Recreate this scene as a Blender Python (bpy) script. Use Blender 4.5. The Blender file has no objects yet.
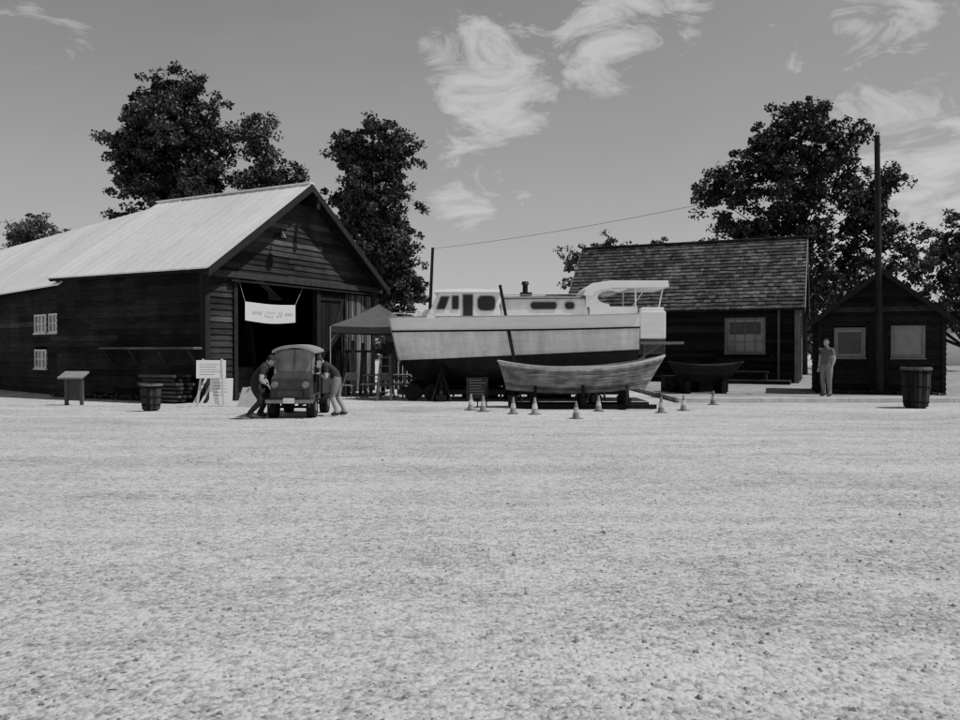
import bpy, math, random
import numpy as np
from mathutils import Vector, Matrix
random.seed(7); rng=np.random.default_rng(7)
sc=bpy.context.scene
col=sc.collection

# ---------------------------------------------------------------- materials
def mat(name,val,rough=.8,var=.25,scale=(4,4,4),bump=.0,tone=True,detail=4,metal=0.,spec=.3,var2=0,scale2=(1,1,1),bumpd=.02):
    m=bpy.data.materials.new(name); m.use_nodes=True
    nt=m.node_tree; N=nt.nodes; Lk=nt.links
    b=N['Principled BSDF']; b.inputs['Roughness'].default_value=rough
    b.inputs['Metallic'].default_value=metal
    b.inputs['Specular IOR Level'].default_value=spec
    tc=N.new('ShaderNodeTexCoord')
    def noise(sca,lo,hi,det):
        mp=N.new('ShaderNodeMapping'); mp.inputs['Scale'].default_value=sca
        Lk.new(tc.outputs['Object'],mp.inputs['Vector'])
        n=N.new('ShaderNodeTexNoise'); n.inputs['Scale'].default_value=1; n.inputs['Detail'].default_value=det
        n.inputs['Roughness'].default_value=.62
        Lk.new(mp.outputs[0],n.inputs['Vector'])
        r=N.new('ShaderNodeMapRange'); r.inputs['From Min'].default_value=.3; r.inputs['From Max'].default_value=.7
        r.inputs['To Min'].default_value=lo; r.inputs['To Max'].default_value=hi
        Lk.new(n.outputs['Fac'],r.inputs['Value']); return n,r
    n,r=noise(scale,1-var,1+var,detail)
    mul=N.new('ShaderNodeMath'); mul.operation='MULTIPLY'; mul.inputs[1].default_value=val
    Lk.new(r.outputs[0],mul.inputs[0]); out=mul
    if var2:
        n2,r2=noise(scale2,1-var2,1+var2,3)
        m2=N.new('ShaderNodeMath'); m2.operation='MULTIPLY'; Lk.new(out.outputs[0],m2.inputs[0]); Lk.new(r2.outputs[0],m2.inputs[1]); out=m2
    if tone:
        a=N.new('ShaderNodeAttribute'); a.attribute_name='tone'
        m2=N.new('ShaderNodeMath'); m2.operation='MULTIPLY'; Lk.new(out.outputs[0],m2.inputs[0]); Lk.new(a.outputs['Fac'],m2.inputs[1]); out=m2
    cc=N.new('ShaderNodeCombineColor')
    for i in range(3): Lk.new(out.outputs[0],cc.inputs[i])
    Lk.new(cc.outputs[0],b.inputs['Base Color'])
    if bump:
        bp=N.new('ShaderNodeBump'); bp.inputs['Strength'].default_value=bump; bp.inputs['Distance'].default_value=bumpd
        Lk.new(n.outputs['Fac'],bp.inputs['Height']); Lk.new(bp.outputs[0],b.inputs['Normal'])
    return m

M={}
M['barnwood']=mat('barn_siding',.021,.92,.5,(2,2,30),.5,var2=.5,scale2=(.7,.7,.5),spec=.12)
M['barnwood_grey']=mat('weathered_boards',.16,.85,.4,(12,12,2),.5,var2=.3,scale2=(.8,.8,.6))
M['metalroof']=mat('roof_metal_sheet',.76,.5,.14,(1.2,6,6),.1,var2=.14,scale2=(.35,.35,.35),metal=.05)
M['trimdark']=mat('dark_timber',.020,.85,.3,(8,8,8),.3,spec=.15)
M['black']=mat('black_paint',.010,.5,.2)
M['rubber']=mat('tyre_rubber',.014,.85,.2,(20,20,20),.2,spec=.15)
M['white']=mat('white_paint',.82,.45,.06,(3,3,3),.05,var2=.08,scale2=(1.5,1.5,9))
M['hullwhite']=mat('hull_paint',.70,.5,.12,(1.5,1.5,12),.1,var2=.22,scale2=(3.5,3,.7))
M['antifoul']=mat('bottom_paint',.020,.8,.4,(3,3,3),.2,spec=.15)
M['rowwood']=mat('rowboat_planks',.22,.8,.45,(1.5,6,20),.4,var2=.4,scale2=(3,2,2),spec=.15)
M['rowlight']=mat('gunwale_wood',.38,.7,.25,(3,12,12),.2)
M['glass']=mat('dark_glass',.015,.06,.1,spec=.8)
M['glassgrey']=mat('dusty_glass',.12,.12,.3,(2,2,2),spec=.7)
M['canvas']=mat('canopy_fabric',.065,.9,.15,(2,2,2),.1)
M['shingle']=mat('roof_shingles',.052,.9,.5,(9,9,9),.6,var2=.45,scale2=(.8,.8,.8),spec=.15)
M['wallshingle']=mat('wall_shingles',.017,.92,.4,(5,5,18),.5,spec=.12)
M['trimlight']=mat('light_trim',.5,.6,.15,(5,5,5),.1)
M['trimgrey']=mat('grey_trim',.14,.7,.2,(5,5,5),.1)
M['conc']=mat('boardwalk_edge',.46,.85,.25,(3,3,3),.2)
M['terr']=mat('packed_gravel',.20,.95,.35,(3,3,3),.4,tone=False,var2=.3,scale2=(.5,.5,.5))
M['cone']=mat('cone_plastic',.24,.5,.15)
M['bark']=mat('bark',.04,.95,.4,(6,6,1.5),.6)
M['pole']=mat('pole_wood',.024,.9,.35,(12,12,1.5),.4,spec=.15)
M['steel']=mat('galvanised_steel',.35,.4,.2,metal=.6)
M['cartbody']=mat('cart_paint',.034,.4,.3,(3,3,3),spec=.4)
M['cartroof']=mat('cart_roof',.20,.5,.2,(3,3,3))
M['skin']=mat('skin',.28,.6,.06,(20,20,20),tone=False)
M['hair']=mat('hair',.025,.8,.3,(40,40,40),tone=False)
M['shirtdark']=mat('dark_shirt',.022,.9,.2,(15,15,15),.2,tone=False)
M['shorts']=mat('light_shorts',.16,.9,.2,(15,15,15),.2,tone=False)
M['jeans']=mat('dark_trousers',.022,.9,.2,(15,15,15),.2,tone=False)
M['shoe']=mat('shoe',.05,.7,.2,tone=False)
M['shirtgrey']=mat('grey_shirt',.10,.9,.2,(15,15,15),.2,tone=False)
M['paper']=mat('sign_paper',.78,.6,.05)
M['ink']=mat('sign_ink',.10,.6,.1)

# ---------------------------------------------------------------- mesh builder
class MB:
    def __init__(s): s.v=[];s.f=[];s.t=[];s.m=[]
    def poly(s,pts,tone=1,mi=0):
        i=len(s.v); s.v+= [tuple(p) for p in pts]; s.f.append(tuple(range(i,i+len(pts)))); s.t.append(tone); s.m.append(mi)
    def hexa(s,p,tone=1,mi=0):
        i=len(s.v); s.v+=[tuple(q) for q in p]
        for f in ((0,3,2,1),(4,5,6,7),(0,1,5,4),(1,2,6,5),(2,3,7,6),(3,0,4,7)):
            s.f.append(tuple(i+k for k in f)); s.t.append(tone); s.m.append(mi)
    def box(s,x0,x1,y0,y1,z0,z1,tone=1,mi=0):
        s.hexa([(x0,y0,z0),(x1,y0,z0),(x1,y1,z0),(x0,y1,z0),(x0,y0,z1),(x1,y0,z1),(x1,y1,z1),(x0,y1,z1)],tone,mi)
    def fbox(s,F,s0,s1,o0,o1,z0,z1,tone=1,mi=0):
        s.hexa([F(s0,o1,z0),F(s1,o1,z0),F(s1,o0,z0),F(s0,o0,z0),F(s0,o1,z1),F(s1,o1,z1),F(s1,o0,z1),F(s0,o0,z1)],tone,mi)
    def beam(s,a,b,w,h,tone=1,mi=0,up=(0,0,1)):
        a=Vector(a);b=Vector(b);d=(b-a).normalized();u=Vector(up)
        if abs(d.dot(u))>.95:u=Vector((1,0,0))
        r=d.cross(u).normalized();u=r.cross(d)
        r*=w/2;u=u*(h/2)
        s.hexa([a-r-u,a+r-u,b+r-u,b-r-u,a-r+u,a+r+u,b+r+u,b-r+u],tone,mi)
    def cyl(s,a,b,r0,r1,n=10,tone=1,mi=0,caps=True):
        a=Vector(a);b=Vector(b);d=(b-a).normalized();u=Vector((0,0,1))
        if abs(d.z)>.95:u=Vector((1,0,0))
        r=d.cross(u).normalized();u=r.cross(d).normalized()
        i=len(s.v)
        for k in range(n):
            q=2*math.pi*k/n; o=r*math.cos(q)+u*math.sin(q)
            s.v.append(tuple(a+o*r0)); s.v.append(tuple(b+o*r1))
        for k in range(n):
            j=(k+1)%n
            s.f.append((i+2*k,i+2*k+1,i+2*j+1,i+2*j)); s.t.append(tone); s.m.append(mi)
        if caps:
            s.f.append(tuple(i+2*k for k in range(n))); s.t.append(tone); s.m.append(mi)
            s.f.append(tuple(i+2*k+1 for k in reversed(range(n)))); s.t.append(tone); s.m.append(mi)
    def prism(s,prof,y0,y1,tone=1,mi=0,ax='y'):
        n=len(prof)
        if ax=='y': A=[(a,y0,z) for a,z in prof];B=[(a,y1,z) for a,z in prof]
        else: A=[(y0,a,z) for a,z in prof];B=[(y1,a,z) for a,z in prof]
        s.poly(A,tone,mi); s.poly(B[::-1],tone,mi)
        for k in range(n):
            j=(k+1)%n; s.poly([A[j],A[k],B[k],B[j]],tone,mi)
    def obj(s,name,mats,parent=None,world=True,smooth=False,bevel=0,solid=0,weld=False):
        me=bpy.data.meshes.new(name); me.from_pydata(s.v,[],s.f)
        a=me.attributes.new('tone','FLOAT','FACE'); a.data.foreach_set('value',np.array(s.t,dtype=np.float32))
        me.polygons.foreach_set('material_index',np.array(s.m,dtype=np.int32))
        if not isinstance(mats,(list,tuple)): mats=[mats]
        for q in mats: me.materials.append(q)
        if smooth: me.polygons.foreach_set('use_smooth',[True]*len(s.f))
        me.update()
        import bmesh
        bm=bmesh.new(); bm.from_mesh(me)
        if weld or bevel: bmesh.ops.remove_doubles(bm,verts=bm.verts,dist=.0005)
        if len(s.f)<60000: bmesh.ops.recalc_face_normals(bm,faces=bm.faces)
        bm.to_mesh(me); bm.free()
        o=bpy.data.objects.new(name,me); col.objects.link(o)
        if parent:
            o.parent=parent
            if world: o.matrix_parent_inverse=Matrix.Translation(-parent.location)
        if solid:
            md=o.modifiers.new('solid','SOLIDIFY'); md.thickness=solid
        if bevel:
            md=o.modifiers.new('bev','BEVEL'); md.width=bevel; md.segments=2; md.limit_method='ANGLE'
        return o
def empty(name,loc,rz=0):
    e=bpy.data.objects.new(name,None); e.location=loc; e.rotation_euler=(0,0,rz); e.empty_display_size=.3; col.objects.link(e); return e
def frame(o,d,n):
    o=Vector(o);d=Vector(d).normalized();n=Vector(n).normalized()
    return lambda s_,o_,z_: tuple(o+d*s_+n*o_+Vector((0,0,z_)))
def rt(a=.7,b=1.35): return random.uniform(a,b)

def lapwall(mb,F,z0,z1,nat,ops=(),h=.19,mi=0,maxlen=4.2,lo=.65,hi=1.4,proud=.04):
    z=z0
    while z<z1-.01:
        zt=min(z+h,z1); zm=(z+zt)/2
        a,b=nat(zm); ab,bb=nat(z); at,bt=nat(zt)
        segs=[(a,b)]
        for (s0,s1,q0,q1) in ops:
            if q0<zm<q1:
                ns=[]
                for (p,q) in segs:
                    if s1<=p or s0>=q: ns.append((p,q)); continue
                    if s0>p: ns.append((p,s0))
                    if s1<q: ns.append((s1,q))
                segs=ns
        for (p,q) in segs:
            cuts=[p]; 
            c=p+random.uniform(1.2,maxlen)
            while c<q-.6: cuts.append(c); c+=random.uniform(2.0,maxlen)
            cuts.append(q)
            for i in range(len(cuts)-1):
                c0,c1=cuts[i]+(.004 if i else 0),cuts[i+1]
                b0=t0=c0; b1=t1=c1
                if c0==a: b0,t0=ab,at
                if c1==b: b1,t1=bb,bt
                if t1-t0<.02: t0=t1-.02
                dz=random.uniform(-.01,.01); e=random.uniform(0,.014); tn=rt(lo,hi)
                if random.random()<.07: tn*=1.9
                mb.hexa([F(b0,proud+e,z+dz),F(b1,proud+e,z+dz*.3),F(b1,0,z+dz),F(b0,0,z+dz),F(t0,.012,zt+.01),F(t1,.012,zt+.01),F(t1,0,zt+.01),F(t0,0,zt+.01)],tn,mi)
        z=zt

def window(mbF,mbG,F,s0,s1,z0,z1,nx=2,ny=2,fw=.07,o=.05):
    mbG.fbox(F,s0+fw,s1-fw,-.02,.02,z0+fw,z1-fw)
    mbF.fbox(F,s0,s0+fw,0,o+.02,z0,z1); mbF.fbox(F,s1-fw,s1,0,o+.02,z0,z1)
    mbF.fbox(F,s0+fw,s1-fw,0,o+.02,z1-fw,z1); mbF.fbox(F,s0-.03,s1+.03,0,o+.06,z0-.05,z0)
    mbF.fbox(F,s0+fw,s1-fw,0,o+.015,z0+.001,z0+fw)
    for i in range(1,nx):
        c=s0+(s1-s0)*i/nx; mbF.fbox(F,c-.018,c+.018,.02,o,z0+fw,z1-fw)
    for i in range(1,ny):
        c=z0+(z1-z0)*i/ny; mbF.fbox(F,s0+fw,s1-fw,.021,o-.004,c-.018,c+.018)

# ---------------------------------------------------------------- camera
cam=bpy.data.cameras.new('camera'); co=bpy.data.objects.new('camera',cam); col.objects.link(co)
cam.sensor_width=36; cam.lens=30; cam.clip_end=3000; cam.clip_start=.05
co.location=(0,0,1.6); co.rotation_euler=(math.radians(90-.716),0,0); sc.camera=co

# ---------------------------------------------------------------- light + sky
sv=Vector((.50,-.07,.86)).normalized()
sun=bpy.data.lights.new('sun','SUN'); sun.energy=5.0; sun.angle=math.radians(.5); sun.color=(1,1,1)
so=bpy.data.objects.new('sun',sun); col.objects.link(so); so.rotation_euler=sv.to_track_quat('Z','Y').to_euler()
so.location=(20,-3,40)
w=bpy.data.worlds.new("World"); sc.world=w; w.use_nodes=True
nt=w.node_tree; N=nt.nodes; Lk=nt.links
bg=N['Background']; bg.inputs['Strength'].default_value=.105
sky=N.new('ShaderNodeTexSky'); sky.sky_type='NISHITA'; sky.sun_disc=False
sky.sun_elevation=math.asin(sv.z); sky.sun_rotation=math.atan2(sv.x,sv.y); sky.air_density=1; sky.dust_density=.6
bw=N.new('ShaderNodeRGBToBW'); Lk.new(sky.outputs[0],bw.inputs[0])
tc=N.new('ShaderNodeTexCoord')
nrm_=N.new('ShaderNodeVectorMath'); nrm_.operation='NORMALIZE'; Lk.new(tc.outputs['Generated'],nrm_.inputs[0])
def math_(op,a,b=None,c=None,clamp=False):
    n=N.new('ShaderNodeMath'); n.operation=op; n.use_clamp=clamp
    for i,x in enumerate((a,b,c)):
        if x is None: continue
        if isinstance(x,(int,float)): n.inputs[i].default_value=x
        else: Lk.new(x,n.inputs[i])
    return n.outputs[0]
def noise_(scale,det,dist,sc3=(1,1,1),rough=.6,rot=(0,0,0)):
    mp=N.new('ShaderNodeMapping'); mp.inputs['Scale'].default_value=sc3; mp.inputs['Rotation'].default_value=rot; Lk.new(nrm_.outputs[0],mp.inputs['Vector'])
    n=N.new('ShaderNodeTexNoise'); n.inputs['Scale'].default_value=scale; n.inputs['Detail'].default_value=det; n.inputs['Distortion'].default_value=dist
    n.inputs['Roughness'].default_value=rough
    Lk.new(mp.outputs[0],n.inputs['Vector']); return n.outputs['Fac']
nz=noise_(11,7,.9,(1,1,2.1),.66,(0,.35,0))
clouds=[((.0,1,.355),3.0,.95),((.035,1,.325),2.6,1.0),((.065,1,.305),1.5,.8),((-.03,1,.385),2.0,.7),((.15,1,.38),2.6,.95),((.19,1,.395),1.6,.75),((-.005,1,.256),2.0,.8),((-.015,1,.202),2.4,.85),((.03,1,.197),1.6,.6),((.495,1,.405),2.6,.9),((.22,1,.43),2.8,.85),
        ((.56,1,.19),7,.85),((.40,1,.375),1.8,.65),((-.56,1,.43),4,.5),((.01,1,.30),2.2,.6),((1.2,1,.4),14,.8),((-1.3,1,.5),14,.6),((.05,1,.40),3,.5)]
acc=None
for d,r,s_ in clouds:
    v=Vector(d).normalized()
    vm=N.new('ShaderNodeVectorMath'); vm.operation='DOT_PRODUCT'; vm.inputs[1].default_value=v
    Lk.new(nrm_.outputs[0],vm.inputs[0])
    mr=N.new('ShaderNodeMapRange'); mr.interpolation_type='SMOOTHSTEP'
    mr.inputs['From Min'].default_value=math.cos(math.radians(r*1.8)); mr.inputs['From Max'].default_value=1.0
    mr.inputs['To Max'].default_value=s_; Lk.new(vm.outputs['Value'],mr.inputs['Value'])
    acc=mr.outputs[0] if acc is None else math_('MAXIMUM',acc,mr.outputs[0])
nn=math_('MULTIPLY_ADD',nz,4.6,math_('MULTIPLY_ADD',acc,1.55,-3.25),True)
cl=math_('MULTIPLY',nn,math_('MULTIPLY',acc,2.2,None,True))
haze=math_('MULTIPLY',math_('MULTIPLY_ADD',noise_(2.2,4,.4,(1,1,2.5)),2.5,-1.1,True),.08)
cl=math_('ADD',cl,haze,None,True)
sep=N.new('ShaderNodeSeparateXYZ'); Lk.new(nrm_.outputs[0],sep.inputs[0])
hz=math_('POWER',math_('SUBTRACT',1.0,math_('MAXIMUM',sep.outputs['Z'],0.0)),7.0)
base=math_('MULTIPLY_ADD',hz,1.5,bw.outputs[0])
tot=math_('MULTIPLY_ADD',cl,5.5,base)
Lk.new(tot,bg.inputs['Color'])

# ---------------------------------------------------------------- ground
def ground_mat():
    m=bpy.data.materials.new('gravel_ground'); m.use_nodes=True; nt=m.node_tree; N=nt.nodes; Lk=nt.links
    b=N['Principled BSDF']; b.inputs['Roughness'].default_value=.95; b.inputs['Specular IOR Level'].default_value=.1
    tc=N.new('ShaderNodeTexCoord')
    def no(sc3,det,lo,hi,fm=.3,fx=.7,ro=.6,rot=0):
        mp=N.new('ShaderNodeMapping'); mp.inputs['Scale'].default_value=sc3; mp.inputs['Rotation'].default_value=(0,0,rot); Lk.new(tc.outputs['Object'],mp.inputs[0])
        n=N.new('ShaderNodeTexNoise'); n.inputs['Scale'].default_value=1; n.inputs['Detail'].default_value=det; n.inputs['Roughness'].default_value=ro
        Lk.new(mp.outputs[0],n.inputs['Vector'])
        r=N.new('ShaderNodeMapRange'); r.inputs['From Min'].default_value=fm; r.inputs['From Max'].default_value=fx; r.inputs['To Min'].default_value=lo; r.inputs['To Max'].default_value=hi
        Lk.new(n.outputs['Fac'],r.inputs['Value']); return n,r
    _,a=no((.16,.4,1),4,.70,1.18)
    _,b2=no((.9,1.4,1),5,.70,1.22,ro=.72)
    n3,c=no((22,22,22),4,.34,1.60,ro=.78)
    _,d=no((6,7,7),5,.62,1.28,ro=.78)
    _,e=no((.10,1.7,1),3,.80,1.08,.40,.62,rot=.10)
    vo=N.new('ShaderNodeTexVoronoi'); vo.inputs['Scale'].default_value=30; Lk.new(tc.outputs['Object'],vo.inputs['Vector'])
    sp=N.new('ShaderNodeSeparateColor'); Lk.new(vo.outputs['Color'],sp.inputs[0])
    r=N.new('ShaderNodeMapRange'); r.inputs['To Min'].default_value=.48; r.inputs['To Max'].default_value=1.5; Lk.new(sp.outputs[0],r.inputs['Value'])
    cur=None
    for x in (a,b2,c,d,e,r):
        if cur is None: cur=x.outputs[0]; continue
        mu=N.new('ShaderNodeMath'); mu.operation='MULTIPLY'; Lk.new(cur,mu.inputs[0]); Lk.new(x.outputs[0],mu.inputs[1]); cur=mu.outputs[0]
    mu=N.new('ShaderNodeMath'); mu.operation='MULTIPLY'; mu.inputs[1].default_value=.62; mu.use_clamp=True; Lk.new(cur,mu.inputs[0]); cur=mu.outputs[0]
    mi_=N.new('ShaderNodeMath'); mi_.operation='MINIMUM'; mi_.inputs[1].default_value=.82; Lk.new(cur,mi_.inputs[0]); cur=mi_.outputs[0]
    cc=N.new('ShaderNodeCombineColor')
    for i in range(3): Lk.new(cur,cc.inputs[i])
    Lk.new(cc.outputs[0],b.inputs['Base Color'])
    ad=N.new('ShaderNodeMath'); ad.operation='SUBTRACT'; Lk.new(n3.outputs['Fac'],ad.inputs[0]); Lk.new(vo.outputs['Distance'],ad.inputs[1])
    bp=N.new('ShaderNodeBump'); bp.inputs['Strength'].default_value=.9; bp.inputs['Distance'].default_value=.025
    Lk.new(ad.outputs[0],bp.inputs['Height']); Lk.new(bp.outputs[0],b.inputs['Normal'])
    return m
GM=ground_mat()
xs=sorted(set([-900,-400,-200,-100,-60]+[x*.5 for x in range(-60,61)]+[60,100,200,400,900]))
ys=sorted(set([-200,-60,-20]+[y*.4 for y in range(-10,75)]+[40,60,100,200,400,900]))
def gh(x,y):
    if not(-28<x<28 and -3<y<23): return 0
    return .018*math.sin(x*.9+y*.5)*math.sin(y*.8)+.010*math.sin(x*2.3-y*1.7)
mb=MB()
for y in ys:
    for x in xs: mb.v.append((x,y,gh(x,y)))
nx=len(xs)
for j in range(len(ys)-1):
    for i in range(nx-1):
        mb.f.append((j*nx+i,j*nx+i+1,(j+1)*nx+i+1,(j+1)*nx+i)); mb.t.append(1); mb.m.append(0)
mb.obj('ground',GM,smooth=True)
mb=MB()
for k in range(12000):
    y=2.6+16*random.random()**1.5; x=random.uniform(-.68,.68)*y
    r=random.uniform(.004,.012)*(1.9 if random.random()<.07 else 1)
    z=gh(x,y)+r*.2; a=random.random()*6.28; t=random.choice([.35,.6,1,1.4,1.9])
    p=[(x+math.cos(a+q)*r*random.uniform(.8,1.4),y+math.sin(a+q)*r*random.uniform(.8,1.4),z) for q in (0,1.57,3.14,4.71)]
    top=(x+random.uniform(-.3,.3)*r,y,z+r*random.uniform(.6,1.0))
    for i in range(4): mb.poly([p[i],p[(i+1)%4],top],t)
mb.obj('loose_stones',mat('stone',.34,.9,.2,(30,30,30)))

mb=MB(); mb.box(6.0,120,24.5,75,-.2,.146); mb.obj('terrace_ground',M['terr'])
mb=MB()
x=6.0
while x<40:
    l=random.uniform(2.2,3.6); mb.box(x,x+l-.012,24.15,24.496,-.05,.15+random.uniform(-.005,.005),rt(.8,1.15)); x+=l
mb.obj('boardwalk_kerb',M['conc'],bevel=.01)

# ---------------------------------------------------------------- barn
ang=math.atan2(.883,.470)
barn=empty('timber_barn',(-8.30,24.15,0),ang)
W=8.55;E=4.26;R=7.28;D=7.0
sl=(R-E)/(W/2)
Fg=frame((0,0,0),(1,0,0),(0,-1,0))
Fs=frame((0,0,0),(0,1,0),(-1,0,0))
Fr=frame((W,0,0),(0,1,0),(1,0,0))
def natg(z):
    if z<=E: return (0,W)
    k=(z-E)/sl; return (k,W-k)
mb=MB()
lapwall(mb,Fg,0,R-.02,natg,[(1.23,5.12,-1,3.9),(5.12,W,-1,3.9)],lo=.7,hi=1.9)
lapwall(mb,Fs,0,E,lambda z:(0,D),[],h=.19)
lapwall(mb,Fr,0,E,lambda z:(0,D+2))
mb.obj('siding',M['barnwood'],barn,False)
mb=MB()
s=5.3
while s<6.75:
    mb.fbox(Fg,s,s+.17,-.03,.02+random.uniform(0,.01),0.05,3.72,rt(.6,1.2),0); s+=.18
mb.fbox(Fg,5.3,6.7,.03,.07,3.4,3.6,.9,0); mb.fbox(Fg,5.3,6.7,.03,.07,.3,.5,.9,0)
mb.beam(Fg(5.4,.05,.5),Fg(6.6,.05,3.4),.16,.04,1,0,up=(0,-1,0))
mb.obj('sliding_door',M['barnwood'],barn,False)
mb=MB(); s=6.84
while s<W-.1:
    mb.fbox(Fg,s,s+.13,-.03,.02+random.uniform(0,.03),random.uniform(0,.1),3.70,rt(.25,1.0),0); s+=.165
mb.obj('slat_panel',M['barnwood_grey'],barn,False)
mb=MB()
mb.fbox(Fg,-.08,.12,.045,.10,0,E,1); mb.fbox(Fg,W-.12,W+.08,.045,.10,0,E,1)
mb.fbox(Fs,-.05,.12,.045,.10,0,E,1)
mb.fbox(Fg,1.10,1.26,-.1,.10,0,3.85); mb.fbox(Fg,5.08,5.28,-.1,.11,0,3.85); mb.fbox(Fg,6.72,6.83,-.1,.09,0,3.72)
mb.fbox(Fg,-.1,W+.5,.05,.16,3.86,4.06,1.8); mb.fbox(Fg,.9,W,.10,.2,3.74,3.80)
mb.obj('door_posts_and_header',M['trimdark'],barn,False)
mb=MB()
mb.box(.1,W-.1,.1,D,0.0,.02,1.2); mb.box(.02,W-.02,D-.1,D,0,E,.8)
mb.box(.3,1.0,1,6,.7,.8,2); mb.box(.3,1.0,1.1,1.2,0.02,.7); mb.box(.3,1,5.8,5.9,.02,.7)
mb.prism([(2.2,.7),(2.5,.3),(4.2,.3),(4.6,.75),(4.6,.95),(2.1,.95)],3.2,6.4,4)
for q in range(6): mb.beam((5.4+q*.12,3+q*.3,.02),(5.6+q*.1,3.6+q*.3,2.6),.12,.03,4)
mb.box(3.0,3.9,1.8,2.2,.02,1.0,3)
mb.obj('interior',M['barnwood'],barn,False)
mb=MB()
nrm=Vector((-sl,0,1)).normalized(); nrm2=Vector((sl,0,1)).normalized()
oh=.35
def roofstrip(y0,y1,side,t,x0,x1):
    th=.05
    def P(x,y,o):
        xx=x if side<0 else W-x
        n=nrm if side<0 else nrm2
        return (xx+n.x*o,y,E+sl*x+n.z*o)
    mb.hexa([P(x0,y0,0.0),P(x1,y0,0.0),P(x1,y1,0.0),P(x0,y1,0.0),P(x0,y0,th),P(x1,y0,th),P(x1,y1,th),P(x0,y1,th)],t)
    mb.hexa([P(x0,y0,th),P(x1,y0,th),P(x1,y0+.03,th),P(x0,y0+.03,th),P(x0,y0,th+.018),P(x1,y0,th+.018),P(x1,y0+.03,th+.018),P(x0,y0+.03,th+.018)],t)
y=-.55
while y<D:
    y1=min(y+.46,D+.05); t=rt(.84,1.08)
    roofstrip(y,y1-.003,-1,t,-oh,2.0); roofstrip(y+.002,y1-.003,-1,t*rt(.9,1.05),2.0-.0,W/2)
    roofstrip(y,y1-.003,1,t,-oh,W/2)
    y+=.46
mb.beam((W/2,-.57,R+.07),(W/2,D+.05,R+.07),.28,.05,.9)
mb.obj('roof',M['metalroof'],barn,False)
mb=MB()
for sd in (-1,1):
    def P(x,y,z): return (x if sd<0 else W-x,y,z)
    a=(-oh-.05,E-sl*(oh+.05)-.0);b=(W/2,R)
    mb.hexa([P(a[0],-.60,a[1]-.22),P(b[0],-.60,b[1]-.22),P(b[0],-.55,b[1]-.22),P(a[0],-.55,a[1]-.22),P(a[0],-.60,a[1]+.04),P(b[0],-.60,b[1]+.04),P(b[0],-.55,b[1]+.04),P(a[0],-.55,a[1]+.04)],1)
    mb.hexa([P(a[0]+.06,-.548,a[1]-.01),P(b[0],-.548,b[1]-.06),P(b[0],D,b[1]-.06),P(a[0]+.06,D,a[1]-.01),P(a[0]+.06,-.548,a[1]+.032),P(b[0],-.548,b[1]-.012),P(b[0],D,b[1]-.012),P(a[0]+.06,D,a[1]+.032)],.8)  # dark soffit boards, added to cut the bright bounce under the roof
mb.box(-.30,-.26,-.5,D,E-.34,E-.24,1)
for q in range(10):
    yy=.3+q*.7; mb.beam((-.02,yy,E-.10),(-oh+.04,yy,E-sl*oh-.08),.06,.08,1)
for k in (1.2,2.6,W/2,W-2.6,W-1.2):
    zz=E+sl*min(k,W-k)-.14; mb.beam((k,-.02,zz),(k,-.54,zz),.08,.12)
mb.obj('barge_boards',M['trimdark'],barn,False)
wd=Vector((.244,.968,0)).normalized(); wn=Vector((-wd.y,wd.x,0))
wo=Vector((.38,D,0)); Fw=frame(wo,wd,wn)
mb=MB(); lapwall(mb,Fw,0,4.0,lambda z:(0,26),[(.45,1.6,2.22,2.9),(1.85,3.0,2.22,2.9),(1.85,3.0,.92,1.62)])
mb.obj('wing_siding',M['barnwood'],barn,False)
mb=MB(); mb.hexa([Fw(0,-8,0),Fw(26,-8,0),Fw(26,-7.9,0),Fw(0,-7.9,0),Fw(0,-8,4),Fw(26,-8,4),Fw(26,-7.9,4),Fw(0,-7.9,4)])
mb.poly([Fw(26,0,0),Fw(26,-8,0),Fw(26,-8,4),Fw(26,-4,7.0),Fw(26,0,4)])
mb.poly([Fw(0,-.3,0),Fw(0,-8,0),Fw(0,-8,4),Fw(0,-4,7.0),Fw(0,-.3,4)])
mb.obj('wing_back_walls',M['barnwood'],barn,False)
s=-.4
mbW=MB()
def WP(s_,k,o):
    return (Vector(Fw(s_,.45-k*4.45,3.80-.010*s_+k*(3.45))) + Vector((0,0,o)))
while s<26.2:
    t=rt(.84,1.10)
    for k0,k1 in ((0,.5),(.5,1)):
        tt=t*rt(.94,1.06); s1=s+.55
        mbW.hexa([WP(s,k0,0),WP(s,k1,0),WP(s1-.004,k1,0),WP(s1-.004,k0,0),WP(s,k0,.05),WP(s,k1,.05),WP(s1-.004,k1,.05),WP(s1-.004,k0,.05)],tt)
        mbW.hexa([WP(s,k0,.05),WP(s,k1,.05),WP(s+.03,k1,.05),WP(s+.03,k0,.05),WP(s,k0,.07),WP(s,k1,.07),WP(s+.03,k1,.07),WP(s+.03,k0,.07)],tt)
    s+=.55
mbW.hexa([Fw(-.4,-4,7.22),Fw(26.2,-4,6.97),Fw(26.2,-8.4,3.5),Fw(-.4,-8.4,3.7),Fw(-.4,-4,7.27),Fw(26.2,-4,7.02),Fw(26.2,-8.4,3.55),Fw(-.4,-8.4,3.75)],1)
mbW.obj('wing_roof',M['metalroof'],barn,False)
f=MB();g=MB()
for (a,b,c,d) in ((.45,1.6,2.22,2.9),(1.85,3.0,2.22,2.9),(1.85,3.0,.92,1.62)): window(f,g,Fw,a,b,c,d,3,2,.06)
f.obj('wing_window_frames',M['trimlight'],barn,False); g.obj('wing_window_glass',M['glassgrey'],barn,False)
mb=MB(); mb.fbox(Fs,.0,4.3,.05,.45,1.62,1.69,4); 
for q in (.3,1.6,2.9,4.1): mb.beam(Fs(q,.4,1.6),Fs(q,.06,1.2),.06,.06,2)
mb.obj('wall_shelf',M['barnwood'],barn,False)
mb=MB()
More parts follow.
